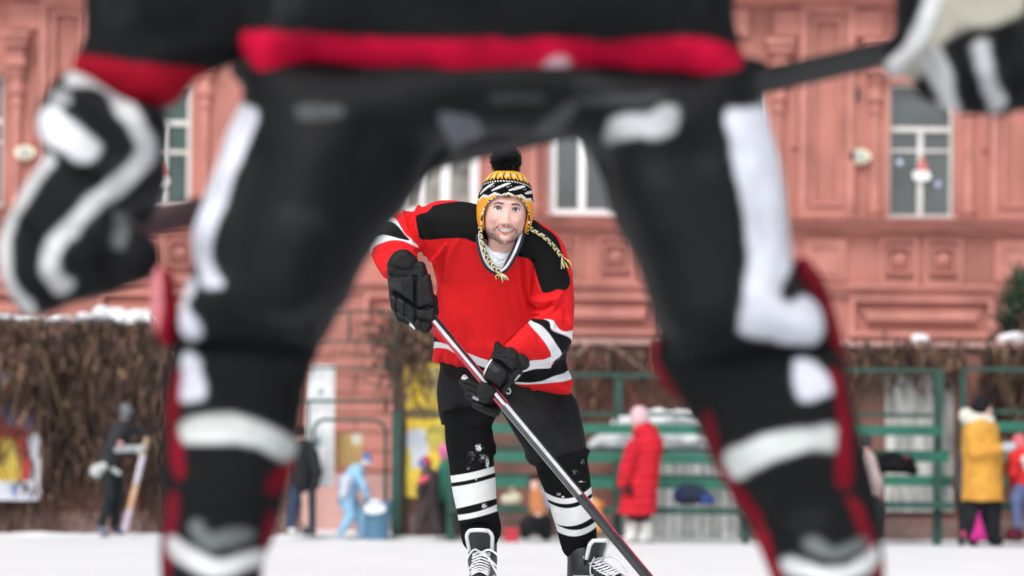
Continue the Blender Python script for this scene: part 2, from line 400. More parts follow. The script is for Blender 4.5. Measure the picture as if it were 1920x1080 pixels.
for (c, hw, tt, b, k) in wins:
    for o in (-1, 1): panel(lambda m_: coffer(m_, c+o*hw*.67))
    hw = min(hw, 62); panel(lambda m_: sunk(m_, c, hw))
    for o in (-1.75, 0, 1.75): panel(lambda m_: m_.box(xr(c+o*hw-30), xr(c+o*hw+30), YB-.09, YB-.001, zr(72), zr(22)))
for c, hw in pils:
    def f_(m_): m_.box(xr(c-hw*.75), xr(c+hw*.75), YB-.06, YB-.001, zr(528), zr(448)); frame_rect(m_, xr(c-hw*.55), xr(c+hw*.55), zr(516), zr(460), 6*u, YB-.1, YB-.061)
    panel(f_)
# rusticated base: blocks with open joints, seen through the gateway
rb = MB(); rows = [640, 676, 712, 748, 784, 820, 856, 892]
for j in range(len(rows)-1):
    x = X0+(.5 if j % 2 else 0)
    while x < X1:
        rb.box(x+.012, x+1.0-.012, YB-.05, YB-.001, zr(rows[j+1])+.015, zr(rows[j])-.015); x += 1.0
rb.build('rusticated_base', m_stucco, bld)
pl = MB(); pl.box(X0, X1, YB-.14, YB-.001, -.02, zr(897)); pl.build('plinth', m_plinth, bld)
ro = MB(); ro.prism([(YB-.5, zt+.001), (YB+9.4, zt+.001), (YB+4.5, zt+2.4)], X0-.3, X1+.3); ro.build('roof', mat('grey sheet roof', (.25, .25, .26), .5, .2, 2), bld)
# oval wall lamps
m_cream = mat('cream enamel', (.72, .68, .5), .4, .08, 9)
m_dk = mat('dark fittings', (.03, .03, .03), .5, .2, 9)
for i, (px, py, lb) in enumerate([(48, 287, 'oval cream wall lamp on the red facade at the far left'), (1612, 294, 'oval cream wall lamp beside the column left of the right window')]):
    p = W(px, py, YB-.06); t_ = thing('wall_lamp', lb, 'lamp', p, 'oval lamps on the facade')
    for nm, rx, rz, y0, y1, mm in (('housing', 20, 14, 0, -.07, m_cream), ('lens', 11, 9, -.0701, -.1, mat('frosted lamp glass', (.42, .46, .42), .3, .1, 9))):
        pts = [(p[0]+rx*u*math.cos(a), p[2]+rz*u*math.sin(a)) for a in np.linspace(0, 2*math.pi, 28)[:-1]]
        plate(pts, p[1]+y1, p[1]+y0).build(nm, mm, t_)
p = W(1606, 174, YB-.1); b_ = MB(); b_.box(p[0]-.05, p[0]+.05, p[1], p[1]+.09, p[2]-.08, p[2]+.08); b_.lathe(p[0], p[1]+.03, [(.035, p[2]-.13), (.045, p[2]-.08)], 10)
tag(b_.build('alarm_box', m_dk), 'small black alarm box on the red pilaster left of the right window', 'alarm box')
# paper decorations in two windows
def plate_px(poly, Y, th, name, m, parent=None, smooth=3):
    return plate(pxpoly(poly, Y, smooth), Y, Y+th).build(name, m, parent)
m_red = mat('bright red', (.72, .05, .05), .7, .1, 6); m_wh = mat('white paint', (.82, .83, .84), .6, .06, 6)
for (px, py, lb) in ((1728, 318, 'red and white paper Christmas figure hanging in the right window'), (300, 328, 'red and white paper Christmas figure hanging in the left window')):
    Y = YB+.13; t_ = thing('paper_decoration', lb, 'decoration', W(px, py, Y), 'paper figures in the windows')
    plate_px([(px-6, py-8), (px, py-26), (px+9, py-10), (px+12, py+2), (px-9, py+2)], Y, .006, 'red_cap', mat('faded red paper', (.55, .16, .14), .8, .1, 6), t_)
    plate_px([(px-14, py+3), (px-8, py+2.5), (px+10, py+2.5), (px+17, py+10), (px+13, py+20), (px-11, py+20), (px-17, py+12)], Y-.002, .008, 'beard', m_wh, t_)
for k_, (px, py, lb) in enumerate(((1687, 304, 'pale blue paper snowflake on the left sash of the right window'), (1759, 345, 'lilac paper snowflake on the right sash of the right window'))):
    Y = YB+.19; c_ = W(px, py, Y); pts = []
    for a in range(12): r = (8 if a % 2 == 0 else 4)*u; pts.append((c_[0]+r*math.cos(a*math.pi/6), c_[2]+r*math.sin(a*math.pi/6)))
    tag(plate(pts, Y, Y+.005).build('paper_snowflake', mat('pale blue paper' if k_ == 0 else 'lilac paper', (.55, .65, .8) if k_ == 0 else (.5, .5, .8), .8)), lb, 'decoration')

# ------------------------------------------------------------------ yard wall, brick under flaking paint
def brick_mat(name, c1, c2, mo, vary):
    m = bpy.data.materials.new(name); m.use_nodes = True; n = m.node_tree; L = n.links; b = n.nodes['Principled BSDF']; b.inputs['Roughness'].default_value = .9
    tc = n.nodes.new('ShaderNodeTexCoord'); mp = n.nodes.new('ShaderNodeMapping'); mp.inputs['Rotation'].default_value = (math.radians(-90), 0, 0); L.new(tc.outputs['Object'], mp.inputs[0])
    br = n.nodes.new('ShaderNodeTexBrick'); br.inputs['Scale'].default_value = 1; br.inputs['Brick Width'].default_value = .26; br.inputs['Row Height'].default_value = .085; br.inputs['Mortar Size'].default_value = .008
    br.inputs['Color1'].default_value = (*c1, 1); br.inputs['Color2'].default_value = (*c2, 1); br.inputs['Mortar'].default_value = (*mo, 1); L.new(mp.outputs[0], br.inputs['Vector'])
    nz = n.nodes.new('ShaderNodeTexNoise'); nz.inputs['Scale'].default_value = 1.6; nz.inputs['Detail'].default_value = 8; L.new(tc.outputs['Object'], nz.inputs['Vector'])
    r = n.nodes.new('ShaderNodeMapRange'); r.inputs['From Min'].default_value = .4; r.inputs['From Max'].default_value = .62; L.new(nz.outputs['Fac'], r.inputs['Value'])
    mx = n.nodes.new('ShaderNodeMixRGB'); L.new(r.outputs[0], mx.inputs['Fac']); L.new(br.outputs['Color'], mx.inputs['Color1']); mx.inputs['Color2'].default_value = (*vary, 1)
    L.new(mx.outputs[0], b.inputs['Base Color']); bp = n.nodes.new('ShaderNodeBump'); bp.inputs['Distance'].default_value = .02; L.new(br.outputs['Fac'], bp.inputs['Height']); bp.invert = True; L.new(bp.outputs[0], b.inputs['Normal'])
    return m
m_brick = brick_mat('flaking brick', (.36, .13, .10), (.29, .11, .085), (.28, .19, .16), (.15, .09, .07))
m_brick2 = brick_mat('pale brick plinth', (.42, .26, .235), (.36, .20, .18), (.38, .31, .28), (.2, .13, .11))
def yard_wall(px0, px1, ptop, label):
    x0, x1 = W(px0, 800, YW)[0], W(px1, 800, YW)[0]; zt_ = level(960, ptop, YW)
    t_ = thing('brick_wall', label, 'wall', ((x0+x1)/2, YW, 0)); b = MB(); b.box(x0, x1, YW, YW+.35, .28, zt_-.08); b.build('brickwork', m_brick, t_)
    b = MB(); b.box(x0, x1, YW-.04, YW+.35, -.02, .278); b.build('plinth', m_brick2, t_)
    b = MB(); b.prism([(YW-.06, zt_-.079), (YW+.41, zt_-.079), (YW+.41, zt_-.03), (YW+.17, zt_), (YW-.06, zt_-.03)], x0, x1); b.build('coping', m_plinth, t_)
    return t_, x0, x1, zt_
wl, wx0, wx1, wz = yard_wall(-900, 560, 606, 'brick yard wall buried under brown hanging vines on the left')
wr, vx0, vx1, vz = yard_wall(752, 2700, 632, 'patchy brick yard wall behind the green bleachers')
# snow lying on the wall tops
def snow_lumps(name, segs, Y, label):
    xs = [s_[0] for s_ in segs]; zz = [s_[1] for s_ in segs]
    S = Solid((min(xs)-.3, Y-.35, min(zz)-.3), (max(xs)+.3, Y+.6, max(zz)+.35), .03)
    for x, z, r in segs: S.cap((x-r*.5, Y+.05, z), (x+r*.5, Y+.15, z), r, r*.8, .03, sq=(1, .8, 1.25))
    V, Q = S.mesh(1); V = V+normals(V, Q)*(fbm(V, 9, 3)*.13)[:, None]
    return tag(link(name, mesh_from(name, V, Q), m_ground), label, 'snow', kind='stuff')
segs = []
for px in np.arange(-120, 300, 17):
    r = .025+.07*rng.rand()**1.5; a = W(px, 592+rng.rand()*8, YW); segs.append((a[0], a[2], r))
for px, py, r in ((205, 592, .13), (245, 602, .1), (262, 604, .09), (160, 598, .08), (195, 622, .06), (265, 625, .06), (220, 632, .06), (228, 678, .05), (100, 606, .06)): a = W(px, py, YW); segs.append((a[0], a[2], r))
snow_lumps('snow', segs, YW-.12, 'lumps of snow along the top of the vine covered wall')
segs = [(W(px, py, YW)[0], W(px, py, YW)[2], r) for px, py, r in ((1726, 634, .07), (1740, 635, .05), (1890, 634, .08), (1905, 632, .1), (1925, 633, .09))]
snow_lumps('snow', segs, YW+.05, 'small caps of snow on the right part of the yard wall')

# vines: hanging ribbons of stem and dead leaf
def ribbons(strands, m, name, label, cat, parent=None):
    V = []; Fq = []; Cc = []
    for pts, wd, col in strands:
        pts = np.array(pts); k = len(pts); b = len(V); ang = rng.rand()*math.pi; sx, sy = math.cos(ang)*.5, math.sin(ang)*.5
        for i, p in enumerate(pts):
            ww = wd*(1-.6*i/(k-1)) if k > 1 else wd
            V.append((p[0]-sx*ww, p[1]-sy*ww, p[2])); V.append((p[0]+sx*ww, p[1]+sy*ww, p[2])); Cc += [col, col]
        for i in range(k-1): Fq.append((b+2*i, b+2*i+1, b+2*i+3, b+2*i+2))
    o = link(name, mesh_from(name, np.array(V), np.array(Fq), np.array(Cc), False), m, parent)
    return tag(o, label, cat) if parent is None else o
m_vine = mat('dead vine', attr=True, rough=.9, vary=.35, scale=3, bump=0)
vc = np.array([(.085, .048, .036), (.13, .075, .05), (.04, .024, .02), (.20, .12, .07), (.11, .06, .05)])*.72
def vines(name, px0, px1, ytop, lenf, n, label, Y=None, leafy=True, wd=(.015, .07), low=None):
    Y = Y or YW-.12; st = []
    for _ in range(n):
        px = px0+(px1-px0)*rng.rand(); p = W(px, ytop+rng.rand()*14, Y); L_ = lenf(px)*(.35+.65*rng.rand()); k = max(4, int(L_/.14)); pts = []
        x, y, z = p[0], Y-.22*rng.rand(), p[2]-.5*L_*rng.rand()*.6; dx = rng.randn()*.02
        for i in range(k):
            pts.append((x, y, max(z, .03))); dx = dx*.8+rng.randn()*.022; x += dx; y = min(Y, y+rng.randn()*.015); z -= L_/k
        st.append((pts, wd[0]+(wd[1]-wd[0])*rng.rand()**2, vc[rng.randint(5)]*(.6+.8*rng.rand())))
        if leafy:
            for _k in range(4):
                q = pts[rng.randint(len(pts))]; c_ = vc[rng.randint(5)]*(.6+1.1*rng.rand()); q = np.array(q)+rng.randn(3)*np.array([.05, .04, .05]); s_ = .02+.035*rng.rand()
                st.append(([q, q-np.array([rng.randn()*.03, .01, s_*(1.5+2*rng.rand())])], s_, c_))
    return ribbons(st, m_vine, name, label, 'vine')
vines('hanging_vines', -130, 420, 600, lambda px: 2.35 if rng.rand() < .25 else (1.55 if px > 90 else 1.0), 2600, 'thick brown hanging vines smothering the left brick wall')
vines('hanging_vines', 752, 840, 616, lambda px: .8, 110, 'brown vine tangle on the wall just left of the front player')
vines('hanging_vines', 1060, 1330, 636, lambda px: .9, 130, 'thin brown vines on the wall right of the front player', wd=(.01, .04))
vines('hanging_vines', 1560, 1800, 638, lambda px: .6, 130, 'sparse dry vines above the white wall patch', wd=(.008, .035))
vines('hanging_vines', 1840, 2100, 636, lambda px: 1.6, 330, 'dark vines hanging behind the woman in yellow', wd=(.02, .06))
vines('hanging_vines', -60, 95, 640, lambda px: 1.5, 110, 'loose vine strands hanging across the far left graffiti', Y=YW-.42, wd=(.012, .04))
vines('hanging_vines', 756, 834, 640, lambda px: .9, 16, 'loose vine strands hanging across the yellow graffiti', Y=YW-.72, wd=(.012, .03))
# an arching bare branch with frost
b = MB(); b.tube([W(px, py, YW-.35) for px, py in ((1078, 668), (1110, 640), (1150, 650), (1190, 680), (1215, 700))], [.010, .012, .011, .009, .006], 6)
tag(b.build('bare_branch', mat('frosted bark', (.26, .2, .17), .9, .3, 9)), 'pale arching bare branch in front of the wall right of the player', 'branch')

# graffiti panels and white painted patches
m_gr = mat('graffiti paint', attr=True, rough=.8, vary=.2, scale=5, bump=.1)
def painted_board(name, px0, px1, py0, py1, base, polys, label, cat, Y=None, nx=90, th=.03, vine=0, parent=None, m=None):
    Y = Y or YW-.05; a = W(px0, (py0+py1)/2, Y); b_ = W(px1, (py0+py1)/2, Y); z1 = level((px0+px1)/2, py0, Y); z0 = level((px0+px1)/2, py1, Y)
    nz_ = max(4, int(nx*(z1-z0)/(b_[0]-a[0]))); X, Z = np.meshgrid(np.linspace(a[0], b_[0], nx), np.linspace(z0, z1, nz_), indexing='ij'); V = np.stack([X.ravel(), np.full(X.size, Y), Z.ravel()], 1)
    col = paint(V, base, Y, [(p_, c_, 0) for p_, c_ in polys], .03)
    i = np.arange(nx-1)[:, None]*nz_+np.arange(nz_-1)[None, :]; Q = np.stack([i, i+nz_, i+nz_+1, i+1], -1).reshape(-1, 4)
    nb = len(V); V = np.concatenate([V, [(x, Y+th, z) for x in (a[0], b_[0]) for z in (z0, z1)]]); col = np.concatenate([col, np.tile(base, (4, 1))])
    Q = np.concatenate([Q, [(nb, nb+1, nb+3, nb+2), (0, nz_-1, nb+1, nb), ((nx-1)*nz_, nb+2, nb+3, nx*nz_-1)]])
    o = link(name, mesh_from(name, V, Q, col, False), m or m_gr, parent)
    return tag(o, label, cat) if parent is None else o
R_, Y_, O_, BL, WH, BR, GY = (.5, .05, .04), (.72, .5, .08), (.55, .2, .06), (.2, .24, .42), (.6, .62, .68), (.2, .1, .07), (.3, .3, .35)
painted_board('graffiti_panel', -40, 78, 690, 938, (.22, .10, .08), [
    ([(-40, 700), (10, 690), (14, 760), (-40, 800)], (.42, .40, .44)), ([(10, 730), (35, 725), (60, 760), (62, 850), (50, 900), (5, 910), (-40, 900), (-40, 820)], R_),
    ([(0, 770), (20, 745), (42, 775), (20, 800)], BL), ([(42, 780), (65, 775), (68, 800), (45, 805)], BL), ([(28, 755), (38, 750), (40, 775), (28, 778)], O_),
    ([(-40, 850), (10, 820), (32, 840), (34, 905), (-40, 910)], Y_), ([(8, 835), (28, 838), (26, 880), (10, 878)], (.8, .62, .12)), ([(52, 820), (66, 812), (76, 830), (72, 915), (58, 915), (60, 870)], WH),
    ([(-40, 905), (20, 903), (66, 905), (68, 938), (-40, 938)], WH), ([(20, 910), (28, 935), (36, 912)], BL), ([(50, 910), (56, 936), (64, 915)], GY)], 'graffiti panel in red, yellow and blue on the far left wall', 'mural', YW-.38)
painted_board('graffiti_panel', 756, 835, 680, 932, (.86, .60, .06), [
    ([(756, 680), (790, 680), (775, 715), (756, 730)], (.62, .42, .08)), ([(800, 690), (835, 700), (835, 760), (812, 740)], (.62, .52, .2)), ([(756, 770), (800, 765), (835, 775), (835, 785), (756, 784)], (.16, .13, .06)),
    ([(762, 812), (800, 810), (798, 870), (764, 872)], (.6, .65, .72)), ([(800, 800), (835, 800), (835, 840), (806, 842)], (.5, .42, .08)), ([(756, 850), (770, 848), (772, 932), (756, 932)], (.75, .6, .08)), ([(790, 900), (835, 890), (835, 932), (790, 932)], (.4, .27, .14))],
    'yellow graffiti panel left of the front player', 'mural', YW-.66)
m_flk = mat('flaking whitewash', attr=True, rough=.85, vary=.55, scale=3.5, bump=.2, detail=9, stretch=(3, 1, .6))
painted_board('whitewashed_panel', 1660, 1787, 702, 960, (.50, .50, .48), [], 'flaking whitewashed panel on the wall behind the right bleacher', 'panel', m=m_flk)
# white cabin boards with a heap of snow behind the middle bleacher
cab = thing('plank_screen', 'white plank screen behind the middle bleacher', 'screen', (W(1275, 900, YW-.3)[0], YW-.3, 0)); k_ = 0
for px in np.arange(1160, 1392, 17.5):
    a = W(px, 900, YW-.3)[0]; bb = MB(); bb.box(a, a+.092, YW-.32, YW-.30, .0, level(1275, 850, YW-.3)+rng.rand()*.02); bb.build('plank', mat('flaking plank %d' % (k_ % 3), [(.62, .63, .62), (.5, .5, .48), (.68, .68, .68)][k_ % 3], .8, .3, 5, .3, 20, detail=8), cab); k_ += 1
S = Solid((W(1100, 800, YW)[0], YW-1.1, .8), (W(1400, 800, YW)[0], YW+.1, 2.0), .03)
for px, py, r in ((1145, 834, .10), (1172, 824, .14), (1200, 806, .16), (1232, 812, .2), (1262, 798, .17), (1290, 812, .2), (1318, 826, .13), (1345, 836, .10), (1246, 792, .10), (1180, 796, .06), (1216, 788, .07)):
    a = W(px, py, YW-.35); S.cap(a-np.array([.15, 0, 0]), a+np.array([.15, 0, 0]), r, r, .08)
S.F[:, :, :max(0, int((level(1275, 850, YW-.3)-.8)/.03))] = .2
V, Q = S.mesh(1); V = V+normals(V, Q)*(fbm(V, 8, 4)*.16)[:, None]
tag(link('snow_heap', mesh_from('snow_heap', V, Q), m_ground), 'rounded heap of snow on top of the white plank screen', 'snow', kind='stuff')

# thin tree trunk and gate posts at the opening
m_bark = mat('bark', (.12, .075, .055), .95, .3, 8, .6, 25, detail=8); m_gd = mat('dark green paint', (.012, .062, .047), .55, .25, 6); m_gb = mat('bright green paint', (.018, .145, .098), .5, .2, 5)
tr = thing('bare_tree', 'slim bare tree trunk with brown twigs rising beside the green gate post', 'tree', W(752, 1008, YW-.6)*np.array([1, 1, 0]))
b = MB(); b.tube([W(px, py, YW-.6) for px, py in ((753, 1010), (751, 900), (754, 800), (750, 700), (752, 640), (746, 585))], [.095, .09, .085, .08, .07, .05], 12); b.build('trunk', m_bark, tr, True)
b = MB()
for _ in range(70):
    a = W(752+rng.randn()*5, 590+rng.rand()*150, YW-.6); e = a+np.array([rng.randn()*.25, rng.randn()*.2, .05+.1*rng.rand()]); e2 = e+np.array([rng.randn()*.12, rng.randn()*.1, -.25-.3*rng.rand()])
    b.tube([a, (a+e)/2+rng.randn(3)*.03, e, e2], [.014, .01, .007, .004], 5)
b.build('branch', m_bark, tr)
st = []
for _ in range(300):
    a = W(760+rng.randn()*26, 595+rng.rand()*95, YW-.6); a = a+np.array([0, rng.randn()*.2, 0]); s_ = .03+.05*rng.rand(); st.append(([a, a-np.array([rng.randn()*.02, .01, s_*1.4])], s_, vc[rng.randint(5)]*(.8+.9*rng.rand())))
ribbons(st, m_vine, 'dead_leaves', '', '', tr)
def post(px, ptop, wpx, Y, m, name, label, cat, parent=None):
    a = W(px, 1000, Y)[0]; h = level(px, ptop, Y); w_ = wpx*Y/F_PX/2; b = MB(); b.box(a-w_, a+w_, Y-w_, Y+w_, -.02, h); b.box(a-w_-.01, a+w_+.01, Y-w_-.01, Y+w_+.01, h+.0005, h+.02)
    o = b.build(name, m, parent); return tag(o, label, cat) if parent is None else o
gate = thing('pipe_gate', 'green pipe gate frame between two thick green posts', 'gate', (W(655, 1000, 28.2)[0], 28.2, 0)); gY = 28.2
post(742, 775, 17, gY, m_gd, 'post', None, None, gate); post(579, 830, 24, gY+.1, m_gd, 'post', None, None, gate)
b = MB(); b.tube([W(p_[0], p_[1], gY) for p_ in ((588, 1000), (588, 850), (588, 806), (594, 793), (606, 787), (700, 787), (716, 793), (723, 806), (723, 850), (723, 1000))], .02, 8); b.build('gate_frame', m_gd, gate, True)
for py in (752, 690, 640, 584): b = MB(); b.tube([W(545, py, gY), W(742, py, gY)], .018 if py > 700 else .014, 8); b.build('rail', m_gd, gate, True)
for px, y0, y1 in ((578, 752, 830), (655, 584, 640), (740, 584, 775)): b = MB(); b.tube([W(px, y0, gY), W(px, y1, gY)], .016, 8); b.build('upright', m_gd, gate, True)
bn = painted_board('banner', 573, 627, 684, 912, (.70, .72, .74), [([(598, 730), (606, 728), (604, 740), (597, 741)], (.2, .25, .3)), ([(594, 818), (602, 822), (600, 840), (592, 835)], (.25, .3, .35)), ([(573, 880), (590, 870), (600, 878), (588, 895), (573, 893)], (.5, .35, .15))], 'tall narrow white banner hung by the gateway', 'banner', gY+.35, 50)
painted_board('notice_board', 629, 680, 812, 876, (.50, .32, .12), [([(660, 815), (678, 816), (676, 832), (662, 832)], (.65, .62, .5))], 'small tan notice board inside the gateway', 'notice board', gY+.5, 40)

# ------------------------------------------------------------------ green bleachers
def bleacher(px0, px1, posts, rows, label, group):
    """rows: (photo row, kind) from back rail to front bench"""
    Y0 = 27.3; t_ = thing('bleacher', label, 'bleacher', (W((px0+px1)/2, 1000, Y0)[0], Y0, 0), group)
    n = len(rows)
    for i, (py, kind, e0, e1) in enumerate(rows):
        Y = Y0+1.25*(n-1-i)/(n-1); z = level((px0+px1)/2, py, Y); a, c = W(px0+e0, py, Y)[0], W(px1+e1, py, Y)[0]
        b = MB()
        if kind == 'rail': b.box(a, c, Y-.02, Y+.02, z-.022, z+.022); b.build('rail', m_gd, t_)
        elif kind == 'board': b.box(a, c, Y-.035, Y-.012, z-.055, z+.055); b.build('backboard', m_gb, t_)
        elif kind == 'edge': b.box(a, c, Y-.03, Y+.26, z-.02, z+.025); b.build('seat', m_gd, t_)
        else: b.box(a, c, Y-.22, Y+.2, z-.045, z+.03); b.build('seat', m_gd, t_)
    for px, ptop, wp in posts:
        for Y, pt in ((Y0+.03, max(ptop, 862)), (Y0+1.3, ptop)):
            a = W(px, 1000, Y)[0]; h = level(px, pt, Y); w_ = wp*Y/F_PX/2; b = MB(); b.box(a-w_, a+w_, Y-w_, Y+w_, -.02, h); b.build('post', m_gd, t_)
    return t_
rows = [(703, 'rail', 190, 0), (776, 'rail', 0, 0), (804, 'board', 0, 0), (842, 'edge', 0, 0), (858, 'board', 0, 10), (893, 'edge', 0, 12), (906, 'board', 0, 14), (955, 'bench', 0, 16)]
bleacher(838, 1392, [(845, 850, 16), (1157, 700, 15), (1398, 776, 14)], rows, 'long green bleacher behind the front player and the red coat', 'green bleachers')
rows = [(694, 'rail', 0, -15), (778, 'rail', 0, -20), (807, 'board', 0, 0), (848, 'edge', 0, 12), (856, 'board', 0, 10), (901, 'board', 0, 14), (945, 'bench', 0, 16)]
bleacher(1470, 1768, [(1480, 692, 14), (1757, 692, 15)], rows, 'green bleacher with the black bag on it', 'green bleachers')
rows = [(694, 'rail', 0, 0), (773, 'rail', 0, 0), (801, 'board', 0, 0), (848, 'edge', 0, 0), (858, 'board', 0, 0), (905, 'board', 0, 0), (950, 'bench', 0, 0)]
bleacher(1802, 2200, [(1803, 692, 12), (2190, 692, 15)], rows, 'green bleacher at the right edge beside the woman in yellow', 'green bleachers')

# evergreen behind the wall
ev = thing('evergreen_tree', 'dark green conical evergreen standing behind the wall at the right edge', 'tree', W(1915, 1000, 32)*np.array([1, 1, 0]))
c0 = W(1915, 1000, 32); b = MB(); b.tube([(c0[0], 32, -.02), (c0[0], 32, 3.0)], [.08, .03], 8); b.build('trunk', m_bark, ev, True)
zt_ = level(1915, 522, 32); st = []; m_leaf = mat('evergreen leaf', attr=True, rough=.8, vary=.2, scale=5, bump=0)
cl = [(rng.rand()*2*math.pi, rng.rand(), rng.rand()) for _ in range(160)]
for a_, f_, q_ in cl:
    hh = .6+(zt_-.6)*f_; R0 = .40*(1-max(0, (f_-.55)/.45)**2)*(.55+.5*q_); cc = np.array([c0[0]+R0*math.cos(a_), 32+R0*math.sin(a_), hh]); tone = .5+.9*rng.rand()
    for _ in range(38):
        p_ = cc+rng.randn(3)*.075; s_ = .02+.03*rng.rand(); st.append(([p_, p_+np.array([rng.randn()*.02, rng.randn()*.02, s_*1.6])], s_, np.array((.022, .052, .026))*tone*(.7+.6*rng.rand())))
ribbons(st, m_leaf, 'crown', '', '', ev)

# ------------------------------------------------------------------ the player who faces the camera
YP = 9.5
RED, BLK, WHT = lin(214, 34, 38), (.0075, .008, .0085), (.70, .71, .75)
m_jersey = mat('jersey knit', attr=True, rough=.85, vary=.05, scale=9, bump=.10, bscale=260, spec=.10)
m_dark = mat('black nylon', attr=True, rough=.7, vary=.2, scale=6, bump=.22, bscale=90, spec=.15, snow=True)
m_glove = mat('black glove leather', attr=True, rough=.6, vary=.25, scale=22, bump=.25, bscale=160, spec=.2)
pl_ = thing('person', 'crouching player in red, black and white jersey and bobble hat, grinning at the camera', 'person', (W(985, 1108, YP)[0], YP, 0))
def q(px, py, dy=0.): return W(px, py, YP+dy)
def area(poly, Y=YP, dy=0.): return pxpoly(poly, Y+dy, 4)
lean = lambda X, Z: YP+np.interp(Z, [.60, .75, .95, 1.15, 1.32, 1.5], [.03, .01, -.04, -.13, -.25, -.30])
def lo_hi(px0, py0, px1, py1, y0, y1, Y=YP):
    a = W(px0, py1, Y); b = W(px1, py0, Y); return (min(a[0], W(px0, py0, Y)[0])-.03, y0, min(a[2], W(px1, py1, Y)[2])-.03), (max(b[0], W(px1, py1, Y)[0])+.03, y1, b[2]+.05)
# body under the clothes: one continuous figure
lo, hi = lo_hi(690, 430, 1190, 1108, 8.85, 9.95); S = Solid(lo, hi, .011)
S.chain([q(945, 500, -.24), q(940, 560, -.08), q(945, 640, .02), q(950, 710, .05)], [.05, .075, .07, .07], .03)
S.chain([q(938, 500, -.22), q(860, 440, -.22)], [.05, .045], .03); S.chain([q(945, 500, -.22), q(1020, 480, -.22)], [.05, .045], .03)
for js, rs in (([q(835, 430, -.26), q(742, 445, -.25), q(763, 490, -.33), q(775, 545, -.38)], [.042, .034, .023, .020]), ([q(1030, 475, -.26), q(1050, 590, -.20), q(988, 655, -.32), q(958, 696, -.40)], [.042, .034, .023, .020])): S.chain(js, rs, .03)
for js, rs in (([q(905, 720, .02), q(878, 820, -.02), q(892, 920, .0), q(904, 1025, .035), q(904, 1075, .0)], [.06, .045, .042, .03, .02]), ([q(990, 725, .02), q(1050, 860, -.02), q(1074, 950, .0), q(1090, 1035, .035), q(1098, 1075, .0)], [.06, .045, .042, .03, .02])): S.chain(js, rs, .04)
def hand(S, wrist, knuck, tips, thumb, r=.006):
    for kn, mid, tip in tips: S.chain([wrist, kn], [.013, .009], .008); S.chain([kn, mid, tip], [r*1.2, r*1.05, r*.85], .004)
    S.chain([wrist, thumb[0], thumb[1], thumb[2]], [.012, .009, .008, .006], .004)
hand(S, q(775, 540, -.37), None, [(q(748+12*i, 568+4*i, -.385), q(756+11*i, 590+3*i, -.38), q(769+8*i, 599+3*i, -.365)) for i in range(4)], (q(797, 555, -.385), q(808, 575, -.39), q(811, 590, -.395)))
hand(S, q(952, 698, -.41), None, [(q(915+5*i, 712+8*i, -.43), q(896+5*i, 724+8*i, -.43), q(880+6*i, 718+9*i, -.41)) for i in range(4)], (q(928, 690, -.42), q(914, 696, -.41), q(905, 703, -.40)))
bV, bQ = S.mesh(2)

# jersey
lo, hi = lo_hi(685, 375, 1085, 760, 8.95, 9.82); S = Solid(lo, hi, .0048)
torso = [(897, 397), (860, 391), (830, 390), (805, 397), (788, 412), (785, 435), (794, 462), (806, 490), (817, 530), (817, 560), (812, 605), (813, 640), (811, 662), (811, 679), (848, 685), (890, 697), (935, 712), (975, 725), (1010, 738), (1040, 744), (1062, 741), (1073, 733), (1067, 708), (1060, 690), (1064, 640), (1060, 560), (1062, 490), (1052, 462), (1030, 440), (1005, 428), (985, 421), (940, 417)]
Tt = lambda X, Z: np.interp(Z, [.55, .65, .8, 1.1, 1.3], [.205, .19, .155, .14, .125])
S.puff(area(torso, YP, -.06), lean, Tt, .105, 0, 5)
for i in range(4): S.cap(q(1058-i*40, 716-4*i, -.06), q(1050-i*40, 690-4*i, -.06), .028, .02, .03)
# hem opens: hollow the skirt of the jersey from below
arm_r = [(850, 391), (820, 389), (801, 390), (787, 388), (772, 392), (752, 399), (738, 402), (727, 404), (714, 415), (702, 430), (694, 448), (692, 464), (697, 480), (706, 500), (716, 516), (726, 526), (745, 520), (775, 512), (781, 498), (782, 483), (781, 474), (797, 474), (812, 482), (830, 488), (850, 470)]
S.puff(area(arm_r, YP, -.27), lambda X, Z: YP-.26+np.interp(X, [-.53, -.40, -.25], [-.02, .0, .0])+np.interp(Z, [1.15, 1.25], [-.06, 0]), .078, .075, .018, 4)
S.cap(q(756, 446, -.30), q(757, 500, -.36), .054, .048, .03)
arm_l = [(985, 425), (1012, 431), (1035, 443), (1051, 458), (1063, 478), (1072, 505), (1076, 535), (1078, 565), (1076, 600), (1073, 632), (1068, 652), (1055, 662), (1035, 650), (1008, 620), (993, 600), (995, 570), (997, 540), (990, 500), (985, 470)]
S.puff(area(arm_l, YP, -.25), lambda X, Z: YP+np.interp(Z, [.85, 1.0, 1.25], [-.19, -.20, -.25]), .09, .085, .012, 4)
fore = [(1073, 590), (1074, 625), (1069, 648), (1058, 658), (1046, 668), (1036, 674), (1012, 682), (990, 687), (968, 688), (948, 676), (945, 650), (958, 636), (975, 618), (992, 601), (1010, 588), (1045, 575)]
S.puff(area(fore, YP, -.34), lambda X, Z: YP-.33+np.interp(X, [-.03, .2], [-.07, .10]), .062, .06, .008, 3)
